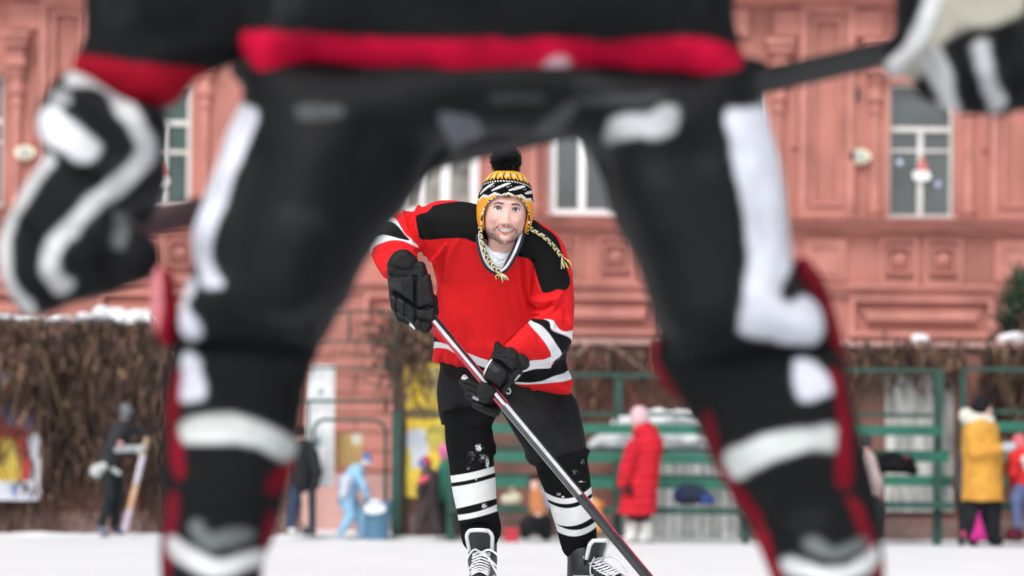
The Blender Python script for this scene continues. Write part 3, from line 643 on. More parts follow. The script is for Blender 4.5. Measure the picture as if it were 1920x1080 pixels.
# V neck and cuff openings
vneck = [(898, 380), (900, 440), (908, 476), (921, 497), (934, 503), (945, 496), (953, 474), (964, 446), (971, 425), (979, 380)]
S.puff(area(vneck, YP, -.36), YP-.42, .22, .03, 0, 1, sub=True)
V, Q = S.mesh(2)
V = folds(V, Q, YP, [
    # sleeve on the picture's left: deep cloth folds from shoulder to elbow
    ([(773, 392), (768, 410), (772, 432), (782, 458)], .0075, -.013, -.3), ([(786, 388), (779, 404), (781, 425), (789, 450), (795, 472)], .006, .009, -.3),
    ([(758, 398), (757, 413), (764, 432), (775, 452)], .007, .008, -.3), ([(744, 402), (748, 412), (757, 422)], .006, -.006, -.3), ([(800, 470), (812, 482), (822, 478), (836, 462)], .007, .010, -.3), ([(790, 478), (803, 490), (812, 500)], .008, -.012, -.25),
    ([(800, 452), (809, 478), (818, 483)], .004, .006, -.3), ([(820, 500), (828, 530), (836, 570), (846, 620)], .010, .006, -.1), ([(813, 520), (822, 545), (828, 585), (832, 640)], .012, -.008, -.1),
    ([(835, 470), (828, 500), (830, 530)], .008, -.007, -.2), ([(860, 460), (842, 490), (838, 520)], .012, .005, -.2), ([(712, 470), (722, 490), (726, 510)], .01, .004, -.3), ([(735, 462), (760, 460), (778, 468)], .009, .004, -.3),
    # chest and the other arm
    ([(976, 484), (980, 510), (984, 545), (994, 580), (996, 598)], .006, -.012, -.2), ([(988, 490), (991, 520), (992, 545), (995, 570)], .005, .007, -.22), ([(999, 492), (1000, 515), (997, 540), (994, 566)], .005, -.010, -.25),
    ([(1003, 498), (1006, 520), (1014, 545)], .006, .005, -.3), ([(994, 572), (1005, 580), (1020, 578), (1033, 570)], .007, -.013, -.28), ([(998, 560), (1020, 566), (1045, 560), (1055, 545)], .009, .007, -.28), ([(996, 592), (1020, 594), (1040, 586), (1052, 570)], .008, -.007, -.28),
    ([(1062, 545), (1068, 580), (1070, 610)], .008, .005, -.25), ([(1050, 552), (1060, 590), (1060, 612)], .008, -.004, -.25), ([(940, 655), (955, 638), (975, 622), (992, 604)], .006, -.012, -.3), ([(1000, 618), (1008, 632), (1013, 650), (1018, 668)], .007, -.005, -.38), ([(985, 630), (995, 645), (1002, 655)], .006, .005, -.4),
    ([(1015, 640), (1024, 655), (1026, 670)], .006, .004, -.38), ([(1038, 606), (1033, 616), (1045, 624), (1070, 630)], .005, .006, -.28), ([(993, 602), (1012, 610), (1028, 622), (1040, 640), (1050, 660)], .005, .005, -.35),
    # skirt
    ([(985, 712), (1010, 722), (1040, 722), (1068, 716)], .012, -.004, 0), ([(1000, 730), (1020, 700), (1050, 668)], .010, .006, 0), ([(1060, 700), (1064, 715), (1070, 730)], .006, -.006, 0), ([(825, 630), (832, 655), (830, 684)], .010, -.006, 0), ([(850, 640), (862, 665), (858, 686)], .012, .005, 0), ([(880, 600), (900, 640), (925, 660)], .02, .004, 0),
    ([(870, 560), (880, 600), (886, 640)], .022, -.004, -.05), ([(930, 560), (945, 600), (950, 640)], .02, -.004, -.05), ([(960, 520), (965, 560), (975, 600)], .012, .004, -.1),
], .006, 9., (1, 1, .4))
V, Q = subdiv(V, Q)
whites = [([(811, 640), (825, 642), (836, 646), (855, 655), (872, 661), (898, 671), (918, 677), (945, 684), (985, 688), (985, 702), (945, 700), (909, 688), (887, 679), (866, 668), (850, 660), (836, 653), (815, 650), (811, 650)], WHT, -.15)]
jp = [
    ([(812, 628), (824, 640), (836, 646), (812, 641)], BLK, -.15), ([(872, 666), (909, 689), (945, 701), (985, 703), (985, 718), (945, 713), (905, 697), (880, 680)], BLK, -.15)]+whites+[
    # hip stripes
    ([(975, 697), (1003, 692), (1030, 690), (1050, 669), (1065, 652), (1080, 640), (1080, 690), (1060, 698), (1040, 706), (1015, 715), (990, 717), (970, 716)], BLK, -.12, lambda v: v[:, 2] < W(1050, 648, YP)[2]),
    ([(978, 694), (993, 684.5), (1019, 680.5), (1037, 672), (1052, 661), (1066, 650), (1082, 636), (1082, 640), (1065, 653.5), (1050, 670), (1034, 684), (1030, 690.5), (1003, 692), (981, 697)], WHT, -.14),
    ([(966, 716), (990, 717.5), (1015, 715.5), (1040, 706), (1058, 699.5), (1075, 688), (1075, 706), (1057, 714), (1040, 716.5), (1010, 719), (975, 719)], WHT, -.12),
    # shoulder yokes
    ([(782, 404), (800, 400), (808, 394), (822, 385), (900, 380), (920, 440), (893, 455), (872, 449), (830, 448.5), (791, 449), (785, 436), (782, 420)], BLK, -.33),
    ([(960, 400), (990, 400), (1012, 420), (1038, 438), (1049, 455), (1054, 473), (1062, 499), (1069, 521), (1068, 532), (1060, 543), (1045, 541), (1034, 546), (1019, 547), (1013, 535), (1008, 520), (1003, 503), (998, 490), (980, 481), (960, 477), (950, 440)], BLK, -.33),
    # sleeve stripes, picture left
    ([(714, 415), (727, 404), (742, 411), (750, 425), (760, 441), (774, 453), (784, 464), (770, 459), (755, 453), (735, 451), (715, 456), (700, 463), (693, 475), (680, 470), (690, 440)], WHT, -.33),
    ([(713, 414.5), (735, 417), (748, 427), (758, 440), (768, 452), (750, 449), (735, 444), (718, 440.5), (705, 444), (692, 454), (680, 450), (695, 425)], BLK, -.33),
    # sleeve stripes, picture right
    ([(1020, 601), (1034, 602), (1041, 609), (1048, 618), (1060, 622), (1085, 616), (1085, 634), (1072, 637), (1066, 631), (1050, 626.5), (1038, 622.5), (1032, 617), (1032, 610), (1028, 604)], WHT, -.30),
    ([(991, 598), (1008, 600), (1022, 601), (1030, 606), (1032, 617), (1038, 622.5), (1050, 626.5), (1066, 631), (1073, 637), (1069, 646), (1052, 662), (1040, 640), (1028, 625), (1014, 612), (995, 605)], BLK, -.32),
    ([(991, 599), (1000, 605), (1014, 611), (1028, 624), (1040, 641), (1053, 661.5), (1037, 673), (1033, 660), (1022, 642), (1008, 625), (996, 612)], WHT, -.36)]
col = paint(V, RED, YP, jp, .0026)
JV = V
jer = link('jersey', mesh_from('jersey', V, Q, col), m_jersey, pl_)
tag(jer, 'red jersey with black shoulders and white striped sleeves')

# collar: navy, white, navy ribbed band
def ribbon_band(name, path, wd, th, bands, m, parent, YY, n=8):
    P = crom(np.array([W(p[0], p[1], YY+p[2]) for p in path]), n, False); k = len(P); V = []; cc = []
    us = np.linspace(-.5, .5, 13)
    for i, p in enumerate(P):
        t_ = P[min(i+1, k-1)]-P[max(i-1, 0)]; t_ /= np.linalg.norm(t_); s_ = np.cross(t_, (0, 1, 0)); s_ /= np.linalg.norm(s_); nn = np.cross(s_, t_)
        for u_ in us: V.append(p+s_*u_*wd+nn*th*(1-(2*u_)**2)*(1 if nn[1] < 0 else -1)); cc.append(bands(u_))
        for u_ in us[::-1]: V.append(p+s_*u_*wd-nn*th*.6*(1 if nn[1] < 0 else -1)); cc.append(bands(u_))
    M_ = 2*len(us); V = np.array(V); i = np.arange(k-1)[:, None]*M_; j = np.arange(M_)[None, :]; Qd = np.stack([i+j, i+(j+1) % M_, i+M_+(j+1) % M_, i+M_+j], -1).reshape(-1, 4)
    return link(name, mesh_from(name, V, Qd, np.array(cc)), m, parent)
NV = (.012, .014, .026)
ribbon_band('collar', [(899, 425, -.30), (898, 436, -.36), (901, 460, -.40), (908, 485, -.40), (918, 501, -.385), (933, 509, -.375), (946, 504, -.38), (957, 489, -.395), (968, 467, -.41), (976, 445, -.39), (981, 428, -.33)], .027, .005,
            lambda u_: WHT if -.12 < u_ < .24 else NV, mat('ribbed collar', attr=True, rough=.8, vary=.1, scale=40, bump=.4, bscale=300), jer, YP)
# grey shirt inside the V
lo, hi = lo_hi(890, 425, 990, 520, 8.95, 9.4); S = Solid(lo, hi, .004)
S.puff(area([(899, 430), (904, 470), (914, 495), (934, 511), (950, 503), (964, 478), (977, 445), (978, 430), (960, 462), (945, 470), (925, 469), (908, 455)], YP, -.34), lambda X, Z: YP-.350+0*X, .045, .03, 0, 2)
V, Q = S.mesh(1); V = folds(V, Q, YP, [([(918, 478), (932, 488), (940, 500)], .004, -.004, -.35), ([(930, 476), (945, 480), (955, 478)], .004, .004, -.35), ([(912, 470), (922, 486), (930, 500)], .004, .004, -.35), ([(936, 492), (946, 490)], .003, -.004, -.35)], .003, 30)
link('undershirt', mesh_from('undershirt', V, Q, np.tile((.60, .62, .66), (len(V), 1))), mat('grey shirt', attr=True, rough=.85, vary=.06, scale=12, bump=.2, bscale=200), pl_)

# hockey shorts
lo, hi = lo_hi(800, 655, 1110, 885, 9.22, 9.82); S = Solid(lo, hi, .0055)
S.puff(area([(830, 650), (824, 690), (819, 725), (821, 755), (824, 780), (833, 800), (842, 790), (868, 779), (893, 780), (914, 785), (927, 792), (932, 778), (934, 760), (950, 735), (960, 650)], YP, -.04), lambda X, Z: YP+np.interp(Z, [.62, .85], [-.07, .02]), (lambda X, Z: np.interp(Z, [.4, .5, .62, .72], [.135, .125, .10, .085])), .095, 0, 4)
S.puff(area([(925, 650), (930, 720), (936, 762), (948, 785), (966, 815), (982, 842), (987, 864), (1008, 876), (1047, 872), (1080, 862), (1099, 851), (1097, 820), (1091, 785), (1084, 755), (1068, 725), (1050, 690), (1040, 660)], YP, -.04), lambda X, Z: YP+np.interp(Z, [.47, .75], [-.06, .02]), (lambda X, Z: np.interp(Z, [.4, .5, .62, .72], [.14, .125, .10, .085])), .10, .03, 4)
V, Q = S.mesh(2)
V = folds(V, Q, YP, [([(830, 798), (845, 786), (868, 778), (893, 779), (914, 784)], .0035, -.005, -.1), ([(830, 793), (845, 780), (868, 773), (893, 774), (920, 780)], .005, .004, -.1), ([(990, 862), (1010, 870), (1047, 866), (1080, 856), (1098, 846)], .004, -.005, -.1), ([(840, 700), (850, 740), (846, 780)], .02, .005, -.1), ([(935, 700), (928, 735), (930, 765)], .012, -.010, -.1), ([(1000, 750), (1035, 790), (1060, 840)], .02, .005, -.1), ([(950, 745), (980, 760), (1020, 765)], .015, -.006, -.1), ([(1070, 740), (1078, 780), (1080, 830)], .015, -.004, -.1), ([(880, 710), (885, 740), (900, 765)], .015, -.004, -.1)], .005, 8)
col = np.tile((.0125, .0135, .0148), (len(V), 1))
link('shorts', mesh_from('shorts', V, Q, col), m_dark, pl_)

# striped socks over shin pads
def snow_mask(V, spots):
    s = np.zeros(len(V))
    for px, py, rx, ry, a in spots: c_ = q(px, py, -.1); s = np.maximum(s, a*np.exp(-((V[:, 0]-c_[0])/(rx*YP/F_PX))**2-((V[:, 2]-c_[2])/(ry*YP/F_PX))**2)*(V[:, 1] < YP+.05))
    return s
def sock(outline, stripes, fl, yc, T, spots):
    a = np.array(outline)[:, :2]; lo, hi = lo_hi(a[:, 0].min()-8, a[:, 1].min()-8, a[:, 0].max()+8, a[:, 1].max()+8, 9.28, 9.74); S = Solid(lo, hi, .0045)
    S.puff(area(outline, YP, -.03), yc, T, .085, 0, 3); V, Q = S.mesh(2); V = folds(V, Q, YP, fl, .0022, 12, (1, 1, .5))
    V, Q = subdiv(V, Q); c_ = paint(V, BLK, YP, [(p_, (.74, .75, .745), -.10) for p_ in stripes], .0026)
    o = link('sock', mesh_from('sock', V, Q, c_, snow=snow_mask(V, spots)), mat('sock knit', attr=True, rough=.8, vary=.05, scale=20, bump=.35, bscale=300, snow=True, spec=.06), pl_); return o
def st_l(y1, m1, y2, y3, m2, y4, x0=836, x1=936):
    f_ = lambda a, b, c, t: a*(1-t)**2+2*(2*b-.5*a-.5*c)*t*(1-t)+c*t*t
    ts = np.linspace(-.12, 1.12, 14); xs = x0+(x1-x0)*ts
    return [(x, f_(y1, m1, y2, t)) for x, t in zip(xs, ts)]+[(x, f_(y3, m2, y4, t)) for x, t in zip(xs[::-1], ts[::-1])]
shl = sock([(833, 770), (834, 800), (836, 835), (840, 860), (845, 900), (850, 930), (857, 962), (862, 995), (868, 1022), (884, 1035), (915, 1035), (930, 1022), (937, 1002), (937, 985), (933, 965), (931, 930), (929, 895), (926, 860), (927, 830), (924, 800), (924, 770)],
     [st_l(893, 886, 871, 905, 898, 882), st_l(914, 907, 892, 957, 946, 932), st_l(966, 962, 944, 977, 971, 956)],
     [([(922, 826), (927, 838), (925, 850)], .005, .006, -.1), ([(850, 860), (880, 866), (915, 858)], .012, -.003, -.1), ([(840, 800), (880, 808), (920, 800)], .012, -.003, -.1), ([(930, 960), (936, 985), (934, 1005)], .006, .004, -.05), ([(870, 990), (900, 984), (930, 992)], .008, -.004, -.1)],
     lambda X, Z: YP+np.interp(Z, [.2, .3, .55, .65], [.03, .0, -.05, -.08]), lambda X, Z: np.interp(Z, [.2, .3, .45, .6], [.055, .075, .08, .085]),
     [(898, 840, 11, 12, 0.55), (905, 858, 16, 14, 0.45), (914, 870, 6, 26, 0.53), (884, 855, 20, 28, 0.37), (893, 897, 6, 9, 0.49), (908, 949, 10, 8, 0.53), (880, 878, 14, 8, 0.39)])
shr = sock([(996, 850), (1001, 868), (1008, 890), (1017, 912), (1026, 935), (1036, 965), (1046, 992), (1052, 1020), (1060, 1042), (1080, 1048), (1108, 1044), (1120, 1020), (1119, 992), (1115, 965), (1112, 940), (1108, 912), (1105, 885), (1101, 862), (1098, 840)],
     [st_l(923, 935, 911, 932, 944, 922, 1022, 1112), st_l(942, 953, 930, 974, 986, 967, 1028, 1114), st_l(984, 994.5, 977, 995, 1005, 987, 1044, 1120)],
     [([(1010, 880), (1040, 890), (1090, 880)], .012, -.003, -.1), ([(1040, 960), (1050, 1000), (1060, 1030)], .01, .003, -.1), ([(1110, 1000), (1118, 1020)], .006, .004, 0)],
     lambda X, Z: YP+np.interp(Z, [.2, .3, .5, .6], [.03, .0, -.05, -.08]), lambda X, Z: np.interp(Z, [.2, .3, .45, .55], [.055, .07, .08, .085]),
     [(1090, 903, 14, 5, 0.47), (1078, 885, 16, 12, 0.39), (1048, 927, 8, 7, 0.47), (1056, 932, 6, 4, 0.53), (1110, 925, 4, 10, 0.47), (1092, 866, 10, 14, 0.39), (1085, 915, 14, 8, 0.39)])

# ice skates
m_boot = mat('skate leather', attr=True, rough=.42, vary=.2, scale=18, bump=.2, bscale=120, spec=.5); m_lace = mat('white laces', (.74, .75, .8), .8, .15, 120, .3, 400); m_steel = mat('skate steel', (.6, .6, .62), .2, .05, 8, metal=1); m_plastic = mat('white holder plastic', (.75, .76, .78), .35, .05, 9)
def skate(ankle, heel, toe, tongue_tip, tongue_w, side):
    ankle, heel, toe, tt = map(np.array, (ankle, heel, toe, tongue_tip)); f = toe-heel; f[2] = 0; L_ = np.linalg.norm(f); f /= L_; s_ = np.cross(f, (0, 0, 1)); upv = np.array([0, 0, 1.])
    S = Solid(np.minimum(np.minimum(heel, toe), ankle)-.12, np.maximum(np.maximum(heel, toe), ankle)+.12, .0045)
    S.cap(ankle+upv*.015, heel+upv*.035, .054, .044, .02); S.cap(ankle-upv*.06+f*.01, heel+f*.09+upv*.03, .046, .040, .03); S.cap(heel+upv*.03, heel+f*L_*.75+upv*.022, .038, .040, .03); S.cap(heel+f*L_*.55+upv*.03, toe+upv*.018-f*.02, .036, .032, .02, sq=(1, 1, 1.15)); S.cap(ankle-upv*.03+f*.03, heel+f*L_*.70+upv*.045, .038, .028, .04)
    V, Q = S.mesh(2); V[:, 2] = np.maximum(V[:, 2], heel[2]-.015)
    rel = V-heel; a_ = rel@f; h_ = rel[:, 2]; l_ = np.abs(rel@s_)
    c_ = np.tile((.015, .016, .019), (len(V), 1)); m = (a_ > L_*.12) & (a_ < L_*.5) & (h_ < .055) & (h_ > .005) & (l_ > .02); c_[m] = (.55, .56, .58); m = (a_ > L_*.42) & (h_ < .04) & (l_ > .018); c_[m] = (.30, .31, .33); m = (a_ > L_*.9) & (h_ < .035); c_[m] = (.10, .10, .11)
    sk = link('skate', mesh_from('skate', V, Q, c_), m_boot, pl_)
    # tongue: padded flap with a light rolled edge, standing in front of the shin
    tw = tongue_w; base = ankle+f*.060-upv*.055; ax = tt-base; H = np.linalg.norm(ax); ax /= H; out = np.cross(s_, ax); out *= np.sign(out@f)
    n1, n2 = 17, 15; VV = []
    for j in range(n2):
        v_ = j/(n2-1); half = tw*(.72+.28*v_)*(1 if v_ < .75 else math.sqrt(max(.0, 1-((v_-.75)/.25)**2*.55)))
        for i in range(n1):
            u_ = i/(n1-1)*2-1; VV.append(base+ax*H*v_*(1-.08*u_*u_*v_)+s_*u_*half+out*(.018*(1-u_*u_)+.012*v_-.012))
    VV = np.array(VV); k_ = len(VV); back = VV-out*.012; ii = np.arange(n2-1)[:, None]*n1+np.arange(n1-1)[None, :]; F1 = np.stack([ii, ii+1, ii+n1+1, ii+n1], -1).reshape(-1, 4)
    rim = [i for i in range(n1)]+[n1*(j+1)-1 for j in range(1, n2)]+[n1*(n2-1)+i for i in range(n1-2, -1, -1)]+[n1*j for j in range(n2-2, 0, -1)]
    F2 = np.array([(rim[i], rim[(i+1) % len(rim)], rim[(i+1) % len(rim)]+k_, rim[i]+k_) for i in range(len(rim))])
    tg = link('tongue', mesh_from('tongue', np.concatenate([VV, back]), np.concatenate([F1, F1[:, ::-1]+k_, F2]), np.tile((.014, .015, .018), (2*k_, 1))), m_boot, sk)
    rp = [VV[n1*j] for j in range(5, n2)]+[VV[n1*(n2-1)+i] for i in range(1, n1-1)]+[VV[n1*j-1] for j in range(n2, 5, -1)]
    b = MB(); b.tube([p_+out*.003 for p_ in rp], .0075, 8); b.build('tongue_edge', m_plastic, tg, True)
    # laces: crossing pairs, plus a bow with hanging ends
    b = MB(); p_top = ankle+f*.066-upv*.004; p_bot = heel+f*L_*.86+upv*.056; n_ = 9
    for i in range(n_):
        t0, t1 = i/n_, (i+1)/n_
        for o in (-1, 1):
            A = p_top*(1-t0)+p_bot*t0+s_*o*.032+f*(-.004)+np.array([0, 0, .012*math.sin(math.pi*t0)-.022*math.sin(math.pi*t0)]); B = p_top*(1-t1)+p_bot*t1-s_*o*.032; Mm = (A+B)/2+f*.016+upv*.012
            b.tube(crom(np.array([A-f*.02, A, Mm, B]), 4, False), .0030, 6, .6)
    b.build('laces', m_lace, sk, True)
    b = MB(); kn = p_top+f*.03-upv*.008
    for pts in ([(0, 0, 0), (side*-.025, .02, .012), (side*-.05, .03, -.025), (side*-.045, .03, -.06), (side*-.02, .025, -.03), (0, 0, 0)], [(0, 0, 0), (side*.03, .02, .012), (side*.06, .03, -.005), (side*.085, .03, -.045), (side*.07, .03, -.055), (side*.03, .02, -.02), (0, 0, 0)], [(0, 0, 0), (side*.03, .03, -.02), (side*.065, .045, -.08), (side*.10, .05, -.125), (side*.125, .05, -.155)], [(0, 0, 0), (side*-.015, .03, -.05), (side*-.035, .05, -.10)]):
        b.tube(crom(np.array([kn+np.array([p_[0], 0, p_[2]])+f*p_[1] for p_ in pts]), 5, False), .0042, 6, .6)
    b.build('lace_bow', m_lace, sk, True)
    # holder and blade
    b = MB()
    for t_ in (.16, .72):
        c0 = heel+f*L_*t_; b.tube([c0+upv*-.005, c0-upv*.03], [.024, .014], 10)
    b.tube([heel+f*L_*-.02-upv*.032, heel+f*L_*.98-upv*.032], .011, 8); b.build('blade_holder', m_plastic, sk, True)
    b = MB(); n = 0; prof = [(-.06, .012), (-.05, -.016), (.0, -.024), (.5, -.026), (1.0, -.022), (1.07, -.004), (1.08, .01)]
    ctr = heel-upv*.03; vs = [ctr+f*L_*a_+upv*(z_) for a_, z_ in prof]; b.v = [tuple(v_-s_*.0015) for v_ in vs]+[tuple(v_+s_*.0015) for v_ in vs]; k = len(vs)
    b.f = [tuple(range(k)), tuple(range(k, 2*k))[::-1]]+[(i, k+i, k+(i+1) % k, (i+1) % k) for i in range(k)]; b.build('blade', m_steel, sk)
a1 = q(905, 1030, .035); h1 = np.array([q(906, 1080, .0)[0], YP+.07, .044]); t1 = np.array([q(898, 1080, -.2)[0], YP-.20, .044])
skate(a1, h1, t1, q(898, 989, -.095), .050, 1)
a2 = q(1090, 1042, .035); h2 = np.array([q(1088, 1080, .0)[0], YP+.06, .044]); t2 = np.array([h2[0]+.16, YP-.13, .044])
skate(a2, h2, t2, q(1125, 1008, -.085), .046, 1)

# gloves
GB = (.0098, .0102, .0112); GG = (.035, .037, .042)
def pads(S, items):
    for poly, dy, T, R in items: S.puff(pxpoly(poly, YP+dy, 3), YP+dy, T, R, 0, 1)
lo, hi = lo_hi(718, 462, 828, 632, 8.98, 9.32); S = Solid(lo, hi, .0032)
pads(S, [([(733, 510), (800, 510), (815, 570), (812, 605), (795, 618), (770, 605), (735, 580)], -.385, .045, .02), ([(727, 503), (728, 488), (738, 474), (753, 467), (766, 469), (776, 478), (784, 490), (780, 508), (755, 514)], -.392, .050, .03),
         ([(726, 507), (729, 499), (745, 497), (752, 501), (757, 511), (756, 519), (728, 519)], -.385, .045, .014), ([(757, 511), (762, 502), (772, 495), (785, 491), (795, 492), (799, 500), (799, 518), (758, 519)], -.385, .045, .014),
         ([(727, 520), (756, 518), (779, 519), (780, 545), (779, 577), (765, 568), (735, 548), (731, 536)], -.40, .046, .014), ([(780, 519), (797, 517), (806, 513), (809, 527), (813, 548), (819, 570), (812, 577), (797, 579), (780, 577)], -.40, .044, .014),
         ([(732, 550), (740, 553), (745, 557), (745, 588), (734, 580), (732, 565)], -.415, .036, .010), ([(746, 558), (757, 564), (761, 570), (761, 597), (746, 589)], -.42, .036, .010), ([(762, 570), (779, 580), (779, 603), (768, 604), (762, 598)], -.42, .036, .010),
         ([(768, 604), (779, 598), (790, 600), (793, 615), (788, 621), (775, 616)], -.41, .032, .012), ([(780, 580), (800, 580), (814, 576), (817, 588), (816, 602), (806, 606), (796, 601), (780, 600)], -.415, .032, .012), ([(784, 602), (800, 602), (812, 606), (808, 619), (800, 625), (788, 622)], -.405, .030, .012)])
# the finger rolls curl round the butt end, the thumb lies along it
for i in range(4): S.chain([q(742+12*i, 575+6*i, -.40), q(752+11*i, 596+4*i, -.385), q(770+8*i, 604+3*i, -.36)], [.019, .017, .014], .003)
S.chain([q(812, 560, -.395), q(816, 584, -.40), q(812, 602, -.41)], [.016, .015, .012], .003)
V, Q = S.mesh(1); V = folds(V, Q, YP, [([(779, 519), (780, 550), (779, 600)], .0025, -.005, -.42), ([(737, 549), (755, 560), (779, 577), (790, 579), (815, 568)], .0022, -.004, -.42), ([(728, 519), (757, 519), (799, 518)], .003, -.004, -.42), ([(733, 527), (748, 528), (752, 532), (752, 540)], .0015, .0025, -.42)], .003, 30)
c_ = paint(V, GB, YP, [([(731, 527), (748, 527), (752, 532), (752, 545), (737, 540)], (.024, .025, .028), -.45), ([(734, 556), (745, 563), (746, 590), (744.5, 590), (743, 565), (734, 559)], GG, -.45), ([(746, 560), (760, 569), (762, 596), (760, 596), (758, 571), (746, 563)], GG, -.45), ([(767, 607), (770, 606), (777, 615), (774, 616)], (.7, .7, .72), -.44)], .002)
link('glove', mesh_from('glove', V, Q, c_), m_glove, pl_)
lo, hi = lo_hi(852, 632, 1000, 785, 8.92, 9.24); S = Solid(lo, hi, .0032); D = -.43
pads(S, [([(930, 660), (965, 665), (978, 690), (940, 735), (915, 748), (898, 740), (905, 700)], D-.005, .045, .02), ([(918, 674), (925, 658), (926, 647), (931, 640), (937, 641), (941, 648), (950, 652), (950, 680), (925, 680)], D+.02, .035, .012), ([(938, 660), (950, 651), (963, 652), (972, 662), (974, 672), (970, 684), (945, 684)], D, .045, .014), ([(964, 672), (975, 663), (985, 666), (992, 675), (992, 688), (982, 695), (972, 698), (960, 690)], D+.01, .045, .012),
         ([(917, 676), (925, 668), (940, 668), (960, 672), (972, 686), (961, 700), (955, 697), (938, 682), (925, 676)], D-.02, .045, .012), ([(915, 680), (926, 677), (938, 684), (950, 695), (954, 704), (946, 718), (938, 728), (927, 724), (914, 716), (905, 708)], D-.035, .045, .012),
         ([(957, 700), (968, 690), (980, 697), (976, 707), (964, 717), (954, 726), (943, 741), (936, 734), (940, 725), (950, 712)], D-.015, .04, .010), ([(904, 713), (914, 717), (926, 725), (932, 733), (928, 744), (920, 752), (908, 755), (898, 753), (895, 745), (896, 725)], D-.045, .034, .012)])
# four padded fingers wrapped round the shaft from the left, each its own length; thumb above
for k_, (kx, ky, mx_, my, tx, ty) in enumerate([(893, 722, 873, 714, 868, 708), (896, 733, 878, 727, 862, 714), (900, 745, 880, 741, 872, 727), (915, 768, 893, 760, 885, 748)]):
    S.chain([q(kx+14, ky+4, D-.01), q(kx, ky, D+.0), q(mx_, my, D+.02), q(tx+3, ty, D+.045)], [.018, .0165, .015, .011], .002)
S.chain([q(935, 764, D+.01), q(910, 766, D+.02), q(893, 758, D+.03)], [.016, .015, .012], .002)
S.chain([q(925, 690, D+.0), q(908, 700, D+.03), q(900, 706, D+.05)], [.014, .012, .010], .002)
V, Q = S.mesh(1); V = folds(V, Q, YP, [([(926, 677), (940, 685), (955, 699), (962, 712), (964, 722)], .0022, -.004, D-.05), ([(955, 699), (945, 718), (936, 735)], .0022, -.004, D-.05), ([(904, 714), (918, 718), (932, 730), (936, 738)], .0022, -.004, D-.05), ([(866, 718), (880, 722), (894, 730)], .002, -.005, D), ([(872, 731), (884, 735), (895, 741)], .002, -.005, D), ([(878, 743), (890, 748), (900, 754)], .002, -.005, D), ([(936, 660), (946, 664), (952, 672)], .002, -.003, D-.03)], .003, 30)
c_ = paint(V, GB, YP, [([(919, 683), (921, 682), (936, 694), (933, 696)], (.035, .036, .042), D-.05), ([(915, 687), (918, 686), (932, 698), (929, 699)], (.035, .036, .042), D-.05), ([(922, 675), (913, 690), (907, 703), (905, 703), (910, 688), (919, 675)], (.66, .66, .68), D-.05), ([(864, 706), (870, 701), (879, 704), (876, 710), (868, 711)], (.5, .5, .5), D+.02), ([(888, 744), (897, 749), (895, 751), (887, 746)], (.5, .5, .5), D), ([(975, 704), (968, 712), (966, 713), (972, 705)], (.6, .6, .6), D-.03)], .002)
link('glove', mesh_from('glove', V, Q, c_), m_glove, pl_)
b = MB(); b.tube(crom(np.array([q(x, y, D+.03) for x, y in ((949, 731), (954, 728), (957, 733), (954, 738), (949, 736))]), 4, False), .003, 6)
b.build('drawstring', m_lace, pl_, True)

# hockey stick, held across: square shaft turned on edge, blade on the ice
sa, sb = q(801, 588, -.415), np.array([0., 0, 0]); sb = W(1237, 1112, YP-.66)
st_ = thing('hockey_stick', 'worn black, white and red hockey stick held in both gloves of the front player', 'hockey stick', (sb[0], sb[1], 0))
ax = sb-sa; LL = np.linalg.norm(ax); ax /= LL; e1 = np.cross(ax, (0, 1, 0)); e1 /= np.linalg.norm(e1); e2 = np.cross(ax, e1); e2 *= -np.sign(e2[1])
prof = []
for (a0, b0), (a1_, b1_) in zip([(-.0135, 0), (0, -.016), (.0185, .002), (.005, .018)], [(0, -.016), (.0185, .002), (.005, .018), (-.0135, 0)]):
    for t_ in np.linspace(.06, .94, 9): prof.append((a0+(a1_-a0)*t_, b0+(b1_-b0)*t_))
n_ = 260; VV = []; cc = []; hw_ = .5*(.0185-.0135)
for i in range(n_+1):
    t_ = i/n_; p_ = sa+ax*LL*t_; sc_ = 1.12+.10*t_
    for a_, b_ in prof:
        VV.append(p_+e1*a_*sc_+e2*(-b_)*sc_); uu = (a_+.0135)/.032      # 0 = upper right edge side, 1 = lower left
        cc.append((uu, t_, b_))
VV = np.array(VV); cc = np.array(cc)
side = np.sign((e1@np.array([1, 0, 0])))      # make u run from picture left to picture right
U = cc[:, 0] if side > 0 else 1-cc[:, 0]; T_ = cc[:, 1]
K_, G_, Wd, Rd = (.015, .016, .018), (.06, .063, .07), (.56, .57, .60), (.42, .015, .04)
cl = np.tile(K_, (len(VV), 1)); wob = .02*np.sin(T_*23)
up = T_ < .335
cl[up & (U < .36+.6*(.10-T_))] = Rd; cl[up & (U > .26+.35*T_) & (U < .58+.25*T_)] = Wd; cl[up & (U > .88) & (T_ > .10)] = Rd; cl[up & (U < .08) & (T_ > .1)] = (.35, .05, .07)
dn = (T_ >= .335) & (T_ < .66); cl[dn & (U < .06)] = Wd; cl[dn & (U >= .06) & (U < .46)] = G_; cl[dn & (U > .50+wob*.4) & (U < .80+wob)] = Wd
lw = T_ >= .66; cl[lw] = (.030, .031, .035); cl[lw & (U > .86)] = (.50, .025, .07)
P_ = len(prof); i = np.arange(n_)[:, None]*P_; j = np.arange(P_)[None, :]; Qd = np.stack([i+j, i+(j+1) % P_, i+P_+(j+1) % P_, i+P_+j], -1).reshape(-1, 4)
caps = [list(range(P_))[::-1], [n_*P_+k_ for k_ in range(P_)]]
me = mesh_from('shaft', VV, [tuple(f_) for f_ in Qd]+[tuple(f_) for f_ in caps], cl, False)
link('shaft', me, mat('stick lacquer', attr=True, rough=.3, vary=.15, scale=30, bump=.1, bscale=90, spec=.5), st_)
